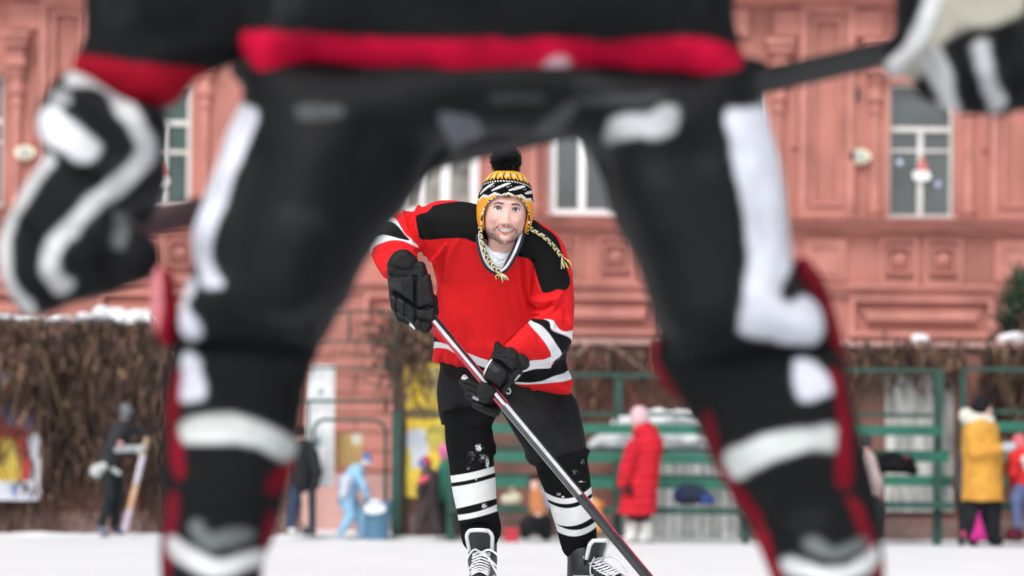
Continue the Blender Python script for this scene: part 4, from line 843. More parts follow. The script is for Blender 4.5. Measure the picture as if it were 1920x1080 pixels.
b = MB(); b.tube([sa-ax*.004, sa+ax*.0, sa+ax*.028], [.017, .0215, .0205], 10); b.build('tape_knob', mat('grubby white tape', (.55, .55, .54), .9, .3, 60, .6, 200), st_, True)
# blade
bl = []; 
for t_, h0, h1 in ((0, 0, .075), (.06, 0, .07), (.15, 0, .068), (.25, .002, .066), (.30, .015, .055)): bl.append((t_, h0, h1))
vs = []; 
for t_, h0, h1 in bl:
    c0 = np.array([sb[0]+t_*.93, sb[1]-.05-t_*.45+t_*t_*.5, 0])
    for off in (-.004, .004): vs += [c0+np.array([0, off, h0+.001]), c0+np.array([0, off, h1])]
fs = []
for k_ in range(len(bl)-1): o = 4*k_; fs += [(o, o+4, o+5, o+1), (o+2, o+3, o+7, o+6), (o+1, o+5, o+7, o+3), (o, o+2, o+6, o+4)]
fs += [(0, 1, 3, 2), (16, 18, 19, 17)]; link('stick_blade', mesh_from('stick_blade', vs, fs, None, False), mat('black blade tape', (.02, .02, .022), .85, .3, 60, .5, 200), st_)

# ------------------------------------------------------------------ head, hat and cords of the front player
H0 = W(946, 411, 9.14)
RM = np.array(Matrix.Rotation(math.radians(5), 3, 'Z') @ Matrix.Rotation(math.radians(3.4), 3, 'Y'))
def hw(P): return np.asarray(P) @ RM.T + H0
zp = [-.099, -.095, -.088, -.078, -.062, -.04, -.01, .02, .05, .08, .11, .13, .138]
wp = [.0, .018, .031, .043, .056, .067, .075, .078, .078, .075, .060, .035, 0]
fp = [.055, .074, .083, .086, .087, .088, .090, .090, .091, .086, .066, .038, 0]
bp_ = [.0, .03, .04, .055, .07, .085, .095, .1, .1, .095, .075, .045, 0]
def G2(x, z, cx, cz, rx, rz): return np.exp(-((x-cx)/rx)**2-((z-cz)/rz)**2)
def face_d(x, z):
    ax = np.abs(x); ramp = np.clip((.036-z)/.056, 0, 1)**1.3; cut = 1/(1+np.exp(-(z+.031)/.0016))
    d = .0195*np.exp(-(x/(.0090+.0045*ramp**2))**2)*ramp**1.1*cut + .0085*G2(ax, z, .0135, -.0265, .0065, .0055)
    d += -.0085*G2(ax, z, .031, .027, .017, .0105)+.0045*G2(ax, z, .028, .046, .022, .006)+.0035*G2(ax, z, .033, .0375, .012, .003)
    d += .0105*G2(ax, z, .044, -.014, .015, .013)-.002*G2(ax, z, .03, .014, .012, .004)+.004*G2(x, z, 0, -.047, .03, .02)
    t = np.clip((ax-.017)/.022, 0, 1); d += -.0062*np.exp(-((z-(-.022-.030*t))/.0042)**2)*((ax > .013) & (ax < .043))*np.exp(-((ax-.03)/.013)**2)
    d += .0065*G2(x, z, 0, -.082, .018, .011)-.0035*G2(x, z, 0, -.066, .02, .0045)
    zl = -.0415-.0020*np.cos(x/.033*1.57)+.0*x; d += .0035*np.exp(-((z-(-.040-.0045*np.maximum(0, np.cos(x/.034*1.57))+.003))/.0028)**2)*(ax < .033)
    d += .0045*np.exp(-((z-(-.043-.0145*np.maximum(0, np.cos(x/.034*1.57))))/.0032)**2)*(ax < .032)
    return d
def prof_at(z): return np.interp(z, zp, wp), np.interp(z, zp, fp), np.interp(z, zp, bp_)
def front_y(x, z):
    a, f_, _ = prof_at(z); return -f_*np.maximum(0, 1-np.abs(x/np.maximum(a, 1e-4))**2.25)**(1/2.25)-face_d(x, z)
nz, na = 210, 260
zz = -.099+(.237)*(.5-.5*np.cos(np.linspace(0, math.pi, nz)))*.25+(.237)*np.linspace(0, 1, nz)*.75
th = np.linspace(0, 2*math.pi, na, endpoint=False); Z2, T2 = np.meshgrid(zz, th, indexing='ij'); a_, f_, b_ = prof_at(Z2)
pw = 2/2.25; X2 = a_*np.sign(np.cos(T2))*np.abs(np.cos(T2))**pw; Y2 = np.where(np.sin(T2) < 0, -f_, b_)*np.abs(np.sin(T2))**pw
fr_ = np.clip(-np.sin(T2)*3, 0, 1); Y2 = Y2-face_d(X2, Z2)*fr_
# the chin underside runs back to the throat
Vh = np.stack([X2.ravel(), Y2.ravel(), Z2.ravel()], 1)
i = np.arange(nz-1)[:, None]*na; j = np.arange(na)[None, :]; Qh = np.stack([i+j, i+(j+1) % na, i+na+(j+1) % na, i+na+j], -1).reshape(-1, 4)
mt, mb_ = (lambda x: -.0395-.0030*np.cos(np.clip(x/.036, -1, 1)*1.57)), (lambda x: -.0400-.0175*np.cos(np.clip(x/.036, -1, 1)*1.57))
ct = Vh[Qh].mean(1); cx_, cz_ = ct[:, 0], ct[:, 2]; front = ct[:, 1] < 0
mouth = front & (np.abs(cx_) < .0355) & (cz_ < mt(cx_)) & (cz_ > mb_(cx_))
EX, EZ = .0325, .0272
def eye_in(x, z, s=1.): ax = (np.abs(x)-EX)/.0150/s; return (np.abs(ax) < 1) & (z-EZ < s*.0082*np.cos(np.clip(ax, -1, 1)*1.57)**.8) & (z-EZ > -s*.0064*np.cos(np.clip(ax, -1, 1)*1.57))
keep = ~(mouth | (front & eye_in(cx_, cz_))); Qh = Qh[keep]
# skin colour: blood under the cheeks and nose, stubble, brows
x, y, z = Vh.T; ax = np.abs(x); skin = np.array((.70, .43, .37)); col = np.tile(skin, (len(Vh), 1)); fr = y < 0
def mixc(c, a): global col; a = np.clip(a, 0, 1)[:, None]; col = col*(1-a)+np.array(c)*a
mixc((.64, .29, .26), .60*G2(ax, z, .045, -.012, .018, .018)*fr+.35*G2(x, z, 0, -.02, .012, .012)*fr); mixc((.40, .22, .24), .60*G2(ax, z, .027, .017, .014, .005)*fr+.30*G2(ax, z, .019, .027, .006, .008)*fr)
n1 = np.clip(.5+2.2*fbm(Vh, 420, 2), 0, 1)*.55+np.clip(.5+1.6*fbm(Vh, 160, 2), 0, 1)*.45
jaw = np.clip((-.050-z+.35*np.maximum(0, ax-.030)*1.2)/.02, 0, 1)*np.clip((ax-.010)/.016+np.clip((-.078-z)/.01, 0, 1), .25, 1)
side = G2(ax, z, .040, -.055, .010, .022); mous = np.exp(-((z-(-.0345-.1*np.maximum(0, ax-.015)))/.0038)**2)*(ax < .034)*(ax > .003)
mixc((.13, .075, .05), (1.0*np.maximum(np.maximum(jaw, .95*side), .62*mous)*(.35+.9*n1))*fr*(1-.8*G2(x, z, 0, -.064, .02, .006))); mixc((.17, .11, .08), .5*(z < -.075)*(~fr)*n1)
brz = .0435+.10*np.maximum(0, ax-.012)-4.2*np.maximum(0, ax-.033)**2*8; bm = np.exp(-((z-np.minimum(brz, .0458))/(.0042-.03*np.maximum(0, ax-.03)))**2)*np.clip((ax-.011)/.006, 0, 1)*np.clip((.054-ax)/.01, 0, 1)
mixc((.045, .025, .018), 1.2*bm*(.6+.5*n1)*fr)
lipu = np.exp(-((z-(mt(x)+.0025))/.0024)**2)*(ax < .034); lipl = np.exp(-((z-(mb_(x)-.0028))/.0034)**2)*(ax < .031); mixc((.55, .15, .15), 1.0*np.maximum(lipu, lipl)*fr)
mixc((.16, .08, .06), .55*fr*eye_in(x, z, 1.12)*((z-EZ) > 0)); mixc((.42, .24, .22), .5*fr*eye_in(x, z, 1.25)*((z-EZ) <= 0)); mixc((.20, .10, .09), .9*G2(ax, z, .0085, -.0325, .0038, .0024)*fr); tn = np.clip((ax-.017)/.022, 0, 1); mixc((.40, .22, .19), .38*np.exp(-((z-(-.022-.030*tn))/.0028)**2)*((ax > .014) & (ax < .042))*fr); mixc((.30, .16, .13), .45*G2(x, z, 0, -.0645, .012, .0028)*fr)  # smile folds, nostrils and chin crease darkened as shade in the skin colour
Vw = hw(Vh)
# neck, joined to the head in the body mesh
lo, hi = np.array(hw([0, .02, -.1]))-np.array([.14, .16, .13]), np.array(hw([0, .02, -.1]))+np.array([.14, .16, .12]); S = Solid(lo, hi, .004)
S.cap(hw([-.002, .024, -.035]), q(940, 480, -.24), .053, .048, .01); S.cap(hw([-.002, -.030, -.066]), hw([-.002, .012, -.105]), .038, .046, .04)
nV, nQ = S.mesh(2); nx_ = (nV-H0)@RM; ncol = np.tile(skin*.97, (len(nV), 1)); nn = np.clip(.5+2*fbm(nV, 400, 2), 0, 1)
am = np.clip((nx_[:, 2]+.128)/.02, 0, 1)*(nx_[:, 1] < .02)*.5*(.4+.8*nn)*np.exp(-((nx_[:, 0]+.008)/.045)**2); ncol = ncol*(1-am[:, None])+np.array((.17, .105, .07))*am[:, None]
# ears
m_skin = mat('skin', attr=True, rough=.5, vary=.03, scale=60, bump=.08, bscale=400, spec=.4)
m_skin.node_tree.nodes['Principled BSDF'].inputs['Subsurface Weight'].default_value = .12
m_skin.node_tree.nodes['Principled BSDF'].inputs['Subsurface Radius'].default_value = (.012, .005, .003)
AV = np.concatenate([Vw, nV, bV]); AQ = np.concatenate([Qh, nQ+len(Vw), bQ+len(Vw)+len(nV)]); AC = np.concatenate([col, ncol, np.tile(skin, (len(bV), 1))])
body = link('body', mesh_from('body', AV, AQ, AC), m_skin, pl_)
# eyes
def ball(c, r, n=28):
    V = []; F = []
    for a in range(n+1):
        for b in range(2*n): p_ = math.pi*a/n; t_ = math.pi*b/n; V.append((math.sin(p_)*math.cos(t_), -math.cos(p_), math.sin(p_)*math.sin(t_)))
    for a in range(n):
        for b in range(2*n): F.append((a*2*n+b, a*2*n+(b+1) % (2*n), (a+1)*2*n+(b+1) % (2*n), (a+1)*2*n+b))
    return np.array(V)*r+np.array(c), np.array(F), np.array(V)
m_eye = mat('eye', attr=True, rough=.08, vary=.0, bump=0, spec=.7)
for s_ in (-1, 1):
    yf = front_y(np.array([s_*EX]), np.array([EZ]))[0]; bv, bf, un = ball((s_*EX, yf+.0128, EZ), .0125); r_ = np.hypot((un[:, 0]+.05)*1.30, un[:, 2]-.02)*.0125
    c_ = np.tile((.85, .82, .82), (len(bv), 1)); fnt = un[:, 1] < 0; c_[fnt & (r_ < .0056)] = (.03, .04, .05); c_[fnt & (r_ < .0047)] = (.09, .13, .16); c_[fnt & (r_ < .0024)] = (.005, .005, .006)
    bv = bv*1.0; bv[:, 0] = s_*EX+(bv[:, 0]-s_*EX)*1.30; link('eye', mesh_from('eye', hw(bv), bf, c_), m_eye, body)
    b = MB(); xs = np.linspace(-1, 1, 11); pts = [hw([s_*EX+.0145*t_, front_y(np.array([s_*EX+.0145*t_]), np.array([EZ+.0082*max(0, math.cos(t_*1.57))**.8]))[0]-.0006, EZ+.0084*max(0, math.cos(t_*1.57))**.8]) for t_ in xs]
    b.tube(pts, .0011, 6); b.build('eyelid', mat('eyelashes', (.11, .06, .05), .8, .1, 50, 0), body, True)
# teeth with shade painted toward the corners, and a dark box as mouth cavity
xs = np.linspace(-.030, .030, 73); V = []; cc = []
for x_ in xs:
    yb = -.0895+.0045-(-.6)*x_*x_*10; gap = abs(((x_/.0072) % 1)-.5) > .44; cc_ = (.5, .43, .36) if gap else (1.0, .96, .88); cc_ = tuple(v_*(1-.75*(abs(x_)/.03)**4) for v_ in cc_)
    for z_ in (-.036, -.0445, -.0525, -.0528, -.060): V.append((x_, yb-(0 if gap else .0008), z_)); cc.append(cc_ if z_ > -.0527 else (.55, .45, .40) if not gap else cc_)
V = np.array(V); low = V[:, 2] < -.05; V[low, 1] += .010*(np.abs(V[low, 0])/.03)**2; lim = mb_(V[:, 0])-.0015; V[:, 2] = np.maximum(V[:, 2], lim); i = np.arange(72)[:, None]*5+np.arange(4)[None, :]; Qt = np.stack([i, i+5, i+6, i+1], -1).reshape(-1, 4)
link('teeth', mesh_from('teeth', hw(V), Qt, np.array(cc)), mat('teeth', attr=True, rough=.25, vary=.0, bump=0), body)
b = MB(); p_ = hw([0, -.062, -.047]); b.box(p_[0]-.034, p_[0]+.034, p_[1], p_[1]+.01, p_[2]-.013, p_[2]+.013); b.build('mouth_cavity', mat('mouth dark', (.02, .008, .008), .6), body)
# a lock of hair under the rim
b = MB()
for k_ in range(7):
    x0 = -.012+.004*k_; b.tube([hw([x0, -.0935, .074]), hw([x0-.004, -.0965, .066]), hw([x0-.009, -.0960, .061+.001*k_])], [.0012, .001, .0004], 4)
b.build('hair', mat('brown hair', (.12, .07, .04), .6, .2, 80), body)

# knitted hat with ear flaps
hz = [-.06, -.045, -.02, .0, .03, .07, .10, .13, .15, .165, .176, .182]; hx = [.083, .089, .096, .0995, .101, .098, .094, .085, .070, .052, .028, 0]
def hat_r(z): return np.interp(z, hz, hx)
na2, nt2 = 420, 150; TH = np.linspace(-math.pi, math.pi, na2, endpoint=False)        # 0 = front
ad = np.degrees(np.abs(TH)); rim = np.interp(ad, [0, 13, 27, 41, 53, 61, 67, 75, 86, 99, 110, 123, 140, 180], [.0745, .073, .067, .053, .030, .000, -.028, -.044, -.049, -.046, -.034, -.018, -.012, -.012])
def knit_shell(off, top_cut=.182):
    tt = np.linspace(0, 1, nt2); Zg = rim[:, None]+(top_cut-rim[:, None])*tt[None, :]; Rg = hat_r(np.minimum(Zg, .182))-off
    sgn_depth = np.where(np.cos(TH) > 0, 1.045, 1.17)[:, None]; Xg = Rg*np.sin(TH)[:, None]; Yg = -Rg*np.cos(TH)[:, None]*sgn_depth
    Pn = np.stack([Xg.ravel(), Yg.ravel(), Zg.ravel()], 1); Pn = Pn+np.stack([Xg.ravel(), Yg.ravel(), 0*Zg.ravel()], 1)/.1*(fbm(Pn, 14, 2)*.008)[:, None]
    arc = (TH[:, None]*.098+0*Zg).ravel(); return Pn, arc, Zg.ravel()
YEL, ORG, BK, WT = (1.0, .50, .07), (1.0, .39, .04), (.006, .006, .007), (.76, .76, .74)
P, arc, zg = knit_shell(0.); ss = .0029; aq = np.floor(arc/ss).astype(int); ze = zg-.010*(1-np.cos(arc/.098))+.006*0; ze = zg+.016*(1-np.cos(arc/.098)); zq = np.floor(ze/ss).astype(int)*ss
c_ = np.tile(YEL, (len(P), 1)); aw_ = aq*ss
tick = (np.abs(((aw_+.010)/.034) % 1-.5) < .085) & (zq > .136) & (zq < .158); c_[tick] = BK
dot = (np.abs(((aw_-.007)/.034) % 1-.5) < .15) & (zq > .143) & (zq < .153); c_[dot] = WT
cren = zq < .131+.006*((np.floor(aw_/.0087) % 2)); band_ = cren & (zq > .05); c_[band_] = BK
dots = (zq > .1215) & (zq < .1275) & (((aq+(zq > .1245)) % 4) < 2); c_[dots & band_] = WT
# slanting leaves
ph = ((aw_+(zq-.10)*-2.3)/.066) % 1; hh_ = (zq-.0885)/.030; leaf = (hh_ > 0) & (hh_ < 1) & (np.abs(ph-.42) < .17*np.sin(np.clip(hh_, 0, 1)*math.pi)**.5+.03); c_[leaf & band_] = WT
pip = (hh_ > .35) & (hh_ < .7) & (np.abs(ph-.86) < .045) & ((aq+np.round(zq/ss).astype(int)) % 2 == 0); c_[pip & band_] = WT
zig = .074+.009*np.abs(((arc/.052) % 1)*2-1); zgq = np.floor(zig/ss)*ss
c_[(zq <= zgq)] = WT; c_[(zq <= zgq-.0075)] = ORG; spk = (zq <= zgq-.0075) & (zq > zgq-.012) & (aq % 2 == 0); c_[spk] = YEL
c_ = c_*(.88+.24*rng.rand(4096)[(aq*37+np.round(zq/ss).astype(int)*101) % 4096])[:, None]
i = (np.arange(na2)*nt2)[:, None]; i2 = (((np.arange(na2)+1) % na2)*nt2)[:, None]; j = np.arange(nt2-1)[None, :]
Q1 = np.stack([i+j, i2+j, i2+j+1, i+j+1], -1).reshape(-1, 4)
fl_ = np.interp(ad, [0, 47, 62, 76, 88, 100], [0, 0, 1, 1, .2, 0])[:, None]*np.clip((.03-(rim[:, None]+0*np.zeros((na2, nt2))))/.05, 0, 1); Pi, _, _ = knit_shell(.0065+.009*fl_); nP = len(P); Q2 = Q1[:, ::-1]+nP; j0 = np.zeros((1, 1), int); rimq = np.stack([i+j0, i+j0+nP, i2+j0+nP, i2+j0], -1).reshape(-1, 4)
ci = np.tile(ORG, (nP, 1))
hat = link('knitted_hat', mesh_from('knitted_hat', hw(np.concatenate([P, Pi])), np.concatenate([Q1, Q2, rimq]), np.concatenate([c_, ci])), mat('knitted wool', attr=True, rough=.9, vary=.10, scale=90, bump=.9, bscale=330, spec=.08), pl_)
# mottled binding along the rim
rimP = np.stack([(hat_r(rim)-.003)*np.sin(TH), -(hat_r(rim)-.003)*np.cos(TH)*np.where(np.cos(TH) > 0, 1.045, 1.17), rim], 1)
b = MB(); b.tube([hw(p_) for p_ in rimP], .0034, 8); k_ = np.arange(len(b.v))//8; pal = np.array([BK, YEL, WT, (.3, .25, .1), BK]); cc = pal[rng.randint(0, 5, na2)][np.minimum(k_, na2-1)]
link('hat_binding', mesh_from('hat_binding', b.v, b.f, cc), mat('mottled yarn', attr=True, rough=.9, vary=.2, scale=200, bump=.5, bscale=400), hat)
# pompom: a ball of cut yarn
pc = np.array([-.010, -.012, .206]); bv, bf, un = ball(pc, .040, 16); Vp = [hw(bv)]; Fp = [bf]; n0 = len(bv); st = rng.randn(9000, 3); st /= np.linalg.norm(st, axis=1, keepdims=True)
rad = .0525*(.93+.12*rng.rand(9000)); side_ = np.cross(st, rng.randn(9000, 3)); side_ /= np.linalg.norm(side_, axis=1, keepdims=True); jit = rng.randn(9000, 3)*.004
A = pc+st*.034-side_*.0009; B_ = pc+st*.034+side_*.0009; C1 = pc+st*rad[:, None]+jit+side_*.0007; D1 = pc+st*rad[:, None]+jit-side_*.0007
Vf = np.stack([A, B_, C1, D1], 1).reshape(-1, 3); Ff = np.arange(36000).reshape(-1, 4)+n0
cc = np.concatenate([np.tile((.008, .009, .010), (n0, 1)), np.repeat((.010+.03*rng.rand(9000)**2)[:, None]*np.array([[1, 1.03, 1.06]]), 4, 0)])
link('pompom', mesh_from('pompom', np.concatenate([Vp[0], hw(Vf)]), np.concatenate([bf, Ff]), cc, False), mat('black yarn', attr=True, rough=.9, vary=.1, bump=0, spec=.2), hat)
# plaited cords with tassels
def surf_y(x, z, dflt):
    m = (np.abs(JV[:, 0]-x) < .012) & (np.abs(JV[:, 2]-z) < .012); return JV[m, 1].min() if m.any() else dflt
def cord(path, tip):
    P = crom(np.array([q(*p_) for p_ in path]), 14, False)
    for p_ in P: p_[1] = min(p_[1], surf_y(p_[0], p_[2], 9.9)-.008)
    P[:, 1] = np.convolve(np.pad(P[:, 1], 4, mode='edge'), np.ones(9)/9, 'valid')
    sl = np.r_[0, np.cumsum(np.linalg.norm(np.diff(P, axis=0), axis=1))]; s_ = np.arange(0, sl[-1], .0014); P = np.stack([np.interp(s_, sl, P[:, k]) for k in range(3)], 1); b = MB(); cc = []
    for k in range(3):
        pts = []
        for i_, p_ in enumerate(P):
            t_ = P[min(i_+1, len(P)-1)]-P[max(i_-1, 0)]; t_ /= np.linalg.norm(t_); u_ = np.cross(t_, (0, 1, 0)); u_ /= np.linalg.norm(u_); f_ = s_[i_]/.026*2*math.pi+k*2*math.pi/3
            pts.append(p_+u_*.0046*math.sin(f_)+np.array([0, -1, 0])*.0022*math.sin(2*f_))
        n0 = len(b.v); b.tube(pts, .0031, 6); base_ = [(.66, .56, .14), BK, (.62, .60, .48)][k]
        for v_ in range(len(b.v)-n0): r_ = ((v_//6)//2*7+k*5+v_ % 6*3) % 11; cc.append(BK if r_ in (1, 6) else (.66, .64, .52) if r_ == 4 else base_)
    link('cord', mesh_from('cord', b.v, b.f, np.array(cc)), _m['mottled yarn'], hat)
    b = MB(); cc = []; e = P[-1]; dirn = q(*tip)-e; dirn[1] = 0
    for k in range(26):
        o = rng.randn(3)*np.array([.006, .0015, .003]); f_ = e+dirn*(.8+.45*rng.rand())+o*1.6; f_[1] = min(e[1], surf_y(f_[0], f_[2], 9.9)-.004); n0 = len(b.v)
        b.tube([e+o*.25, (e+f_)/2+o*.6+np.array([0, -.003, 0]), f_], [.0016, .0018, .0013], 5); cc += [[(.66, .56, .12), BK, (.66, .64, .52)][k % 3]]*(len(b.v)-n0)
    link('tassel', mesh_from('tassel', b.v, b.f, np.array(cc)), _m['mottled yarn'], hat)
cord([(900, 427, -.41), (902, 445, -.42), (906, 465, -.43), (914, 484, -.43), (926, 501, -.43), (937, 512, -.43)], (942, 524, -.43))
cord([(991, 424, -.37), (1001, 433, -.38), (1014, 440, -.38), (1028, 451, -.38), (1040, 464, -.37), (1054, 483, -.36)], (1060, 498, -.36))
b = MB(); 
for dx_, dz_ in ((-4, 20), (-1, 16)): e = q(1053, 483, -.36); f_ = q(1057+dx_, 483+dz_, -.36); e[1] = surf_y(e[0], e[2], 9.1)-.008; f_[1] = surf_y(f_[0], f_[2], 9.1)-.004; b.tube([e, f_], .0016, 5)
b.build('tassel', mat('yellow yarn', (.6, .55, .25), .9), hat)

# ------------------------------------------------------------------ the player seen from behind, close to the camera
YF = 4.0
m_fg = mat('dark team cloth', attr=True, rough=.8, vary=.12, scale=7, bump=.25, bscale=70, spec=.07)
m_fgp = mat('dark padded nylon', attr=True, rough=.6, vary=.15, scale=9, bump=.25, bscale=60, spec=.1)
f2 = thing('person', 'player standing with back to the camera, legs apart, black kit with red hem band', 'person', (W(960, 1310, YF)[0], YF, 0))
def fq(px, py, dy=0.): return W(px, py, YF+dy)
FB, FW, FR, FD = (.0080, .0087, .0098), (.56, .58, .65), lin(176, 12, 50), lin(120, 14, 30)
def part(name, items, mat_, base, patches=(), caps=(), h=.011, fl=(), wr=.004, sm=2, parent=f2, ylo=-.45, yhi=.6, label=None):
    al = np.array([p_[:2] for it in items for p_ in it[0]]+[c_[k][:2] for c_ in caps for k in (0, 1)]); a = W(al[:, 0].min(), al[:, 1].max(), YF+.2); b_ = W(al[:, 0].max(), al[:, 1].min(), YF+.2)
    S = Solid((a[0]-.12, YF+ylo, a[2]-.12), (b_[0]+.12, YF+yhi, b_[2]+.12), h)
    for poly, dy, T, R, k in items: S.puff(pxpoly(poly, YF+(dy if not callable(dy) else 0), 4), (lambda X, Z, dy=dy: YF+dy(X, Z)) if callable(dy) else YF+dy, T, R, k, 2)
    for A, B_, ra, rb, k in caps: S.cap(fq(*A), fq(*B_), ra, rb, k)
    V, Q = S.mesh(sm); V = folds(V, Q, YF, list(fl), wr*1.8, 6); V, Q = subdiv(V, Q); wv = np.stack([fbm(V, 22, 3, 5.), 0*V[:, 0], fbm(V, 22, 3, 41.)], 1)*.016; c_ = paint(V+wv, base, YF, patches, .006); c_ = c_*(1+1.0*fbm(V, 19, 3)*(c_.max(1) > .08))[:, None]+np.array([.9, .95, 1.])*(.10*np.clip(fbm(V, 9, 4, 31.)-.12, 0, 1)*(c_.max(1) < .05))[:, None]
    o = link(name, mesh_from(name, V, Q, c_), mat_, parent)
    if label: o['label'] = label
    return o
# body: one figure under the kit
S = Solid((-.75, YF-.25, -.02), (.95, YF+.6, 1.95), .016)
sh = [fq(560, -360, .12), fq(1300, -360, .12)]; hp = [fq(770, 120, .03), fq(1160, 120, .03)]
S.chain([fq(950, 90, .03), fq(940, -100, .08), fq(935, -340, .14), fq(935, -500, .16)], [.085, .11, .12, .055], .05); S.chain([sh[0]+np.array([.1, 0, 0]), sh[1]-np.array([.1, 0, 0])], [.07, .07], .05)
S.chain([fq(935, -480, .17), fq(935, -560, .17)], [.06, .06], .02); S.cap(fq(935, -620, .19), fq(935, -640, .20), .085, .09, .03, sq=(1.12, 1, .86))
S.chain([sh[0], fq(300, -120, .10), fq(170, 300, .12)], [.05, .045, .035], .03); S.chain([sh[1], fq(1720, -300, .12), fq(1790, 40, .16)], [.05, .045, .035], .03)
S.chain([hp[0], fq(500, 600, .02), fq(400, 1180, .05), fq(400, 1240, .18)], [.055, .045, .032, .028], .02); S.chain([hp[1], fq(1390, 640, .02), fq(1560, 1180, .05), fq(1570, 1240, .18)], [.055, .045, .032, .028], .02)
for wr_, ks, th in ((fq(165, 320, .12), [fq(60+42*i, 430+16*i, .14) for i in range(4)], fq(235, 380, .18)), (fq(1800, 60, .17), [fq(1770+28*i, 120+6*i, .2) for i in range(4)], fq(1740, 90, .22))):
    for k_ in ks: S.chain([wr_, k_, k_+np.array([.01, .05, -.03]), k_+np.array([.012, .07, .0])], [.024, .011, .010, .008], .006)
    S.chain([wr_, th, th+np.array([0, .05, -.02])], [.02, .012, .009], .006)
V, Q = S.mesh(2); link('body', mesh_from('body', V, Q, np.tile(skin, (len(V), 1))), m_skin, f2)
hl = part('helmet', [], m_fgp, FB, caps=[((935, -640, .20), (935, -660, .19), .125, .125, 0)]); hl['label'] = 'black helmet above the frame'; del hl['label']
# jersey with red hem band
jt = [(474, 148), (470, 60), (472, 0), (462, -150), (470, -300), (560, -420), (760, -470), (1110, -470), (1300, -420), (1400, -300), (1395, -150), (1380, 0), (1388, 60), (1404, 118), (1408, 152), (1382, 170), (1150, 178), (950, 180), (760, 176), (600, 170), (505, 166)]
la = [(560, -420), (400, -330), (270, -180), (185, -60), (158, 0), (150, 60), (146, 105), (128, 128), (170, 165), (215, 202), (290, 210), (335, 190), (365, 148), (385, 142), (430, 122), (470, 100), (560, 20), (620, -200)]
ra = [(1250, -430), (1450, -420), (1680, -380), (1830, -260), (1880, -90), (1860, -20), (1780, -10), (1700, -20), (1650, -120), (1540, -190), (1380, -160), (1250, -200)]
hemb = [(440, 48), (480, 50), (530, 64), (640, 73), (950, 76), (1250, 78), (1380, 76), (1440, 72), (1440, 215), (1380, 215), (1150, 215), (950, 215), (760, 215), (600, 215), (500, 215), (440, 205)]
part('jersey', [(jt, lambda X, Z: np.interp(Z, [.9, 1.2, 1.5], [.03, .06, .12]), .185, .15, 0), (la, .06, .075, .08, .03), (ra, .12, .075, .08, .03)], m_fg, FB,
     [(hemb, FR, -.1), ([(120, 92), (150, 96), (230, 118), (300, 124), (370, 126), (400, 140), (370, 175), (335, 200), (290, 222), (210, 214), (110, 140)], lin(146, 14, 36), 0),
      ([(930, 132), (950, 116), (985, 110), (1012, 114), (1036, 98), (1062, 96), (1070, 112), (1052, 130), (1020, 134), (990, 144), (950, 146)], (.60, .36, .42), -.15)],
     fl=[([(520, 90), (560, 110), (640, 130)], .02, -.012, -.15), ([(480, 60), (500, 100), (520, 140)], .03, .012, -.15), ([(850, 80), (860, 120), (900, 150)], .03, .006, -.15), ([(1080, 70), (1120, 110), (1200, 150)], .02, -.008, -.15), ([(1290, 70), (1330, 110), (1390, 130)], .02, .012, -.15), ([(700, -60), (760, 0), (900, 40)], .04, -.012, -.1), ([(560, -100), (600, 0), (620, 40)], .04, .012, -.1), ([(160, 40), (260, 70), (360, 60)], .03, -.01, 0), ([(1200, -80), (1230, 0), (1240, 50)], .04, .010, -.1)], label='black jersey with a wide crimson band round the hem')
# padded pants with white side panels
pt = [(480, 100), (455, 160), (440, 205), (412, 260), (388, 320), (366, 380), (354, 430), (352, 460), (360, 490), (352, 530), (335, 590), (338, 650), (400, 668), (480, 672), (560, 668), (602, 655), (630, 610), (655, 555), (680, 495), (710, 438), (745, 388), (783, 336), (828, 296), (867, 264), (910, 250), (960, 244), (1010, 244), (1058, 252), (1096, 276), (1118, 326), (1139, 383), (1162, 430), (1190, 480), (1212, 530), (1226, 590), (1232, 640), (1250, 690), (1330, 700), (1420, 690), (1500, 672), (1550, 650), (1545, 600), (1525, 560), (1495, 520), (1482, 470), (1477, 400), (1470, 330), (1455, 260), (1440, 200), (1420, 150), (1400, 100)]
wl1 = [(452, 196), (470, 205), (492, 222), (482, 260), (460, 310), (445, 350), (432, 390), (418, 430), (408, 470), (410, 500), (424, 530), (432, 548), (412, 552), (395, 540), (385, 512), (365, 480), (350, 450), (350, 420), (358, 380), (380, 330), (398, 285), (425, 240)]
wl2 = [(335, 532), (362, 524), (380, 540), (374, 560), (362, 575), (368, 595), (382, 615), (384, 635), (368, 645), (348, 625), (335, 600), (325, 565)]
wr1 = [(1352, 235), (1380, 222), (1405, 212), (1432, 198), (1450, 215), (1468, 300), (1478, 380), (1484, 460), (1480, 500), (1464, 530), (1448, 562), (1470, 578), (1500, 562), (1528, 580), (1540, 615), (1528, 645), (1500, 655), (1470, 645), (1430, 640), (1388, 634), (1374, 612), (1382, 560), (1388, 500), (1386, 440), (1376, 370), (1362, 300)]
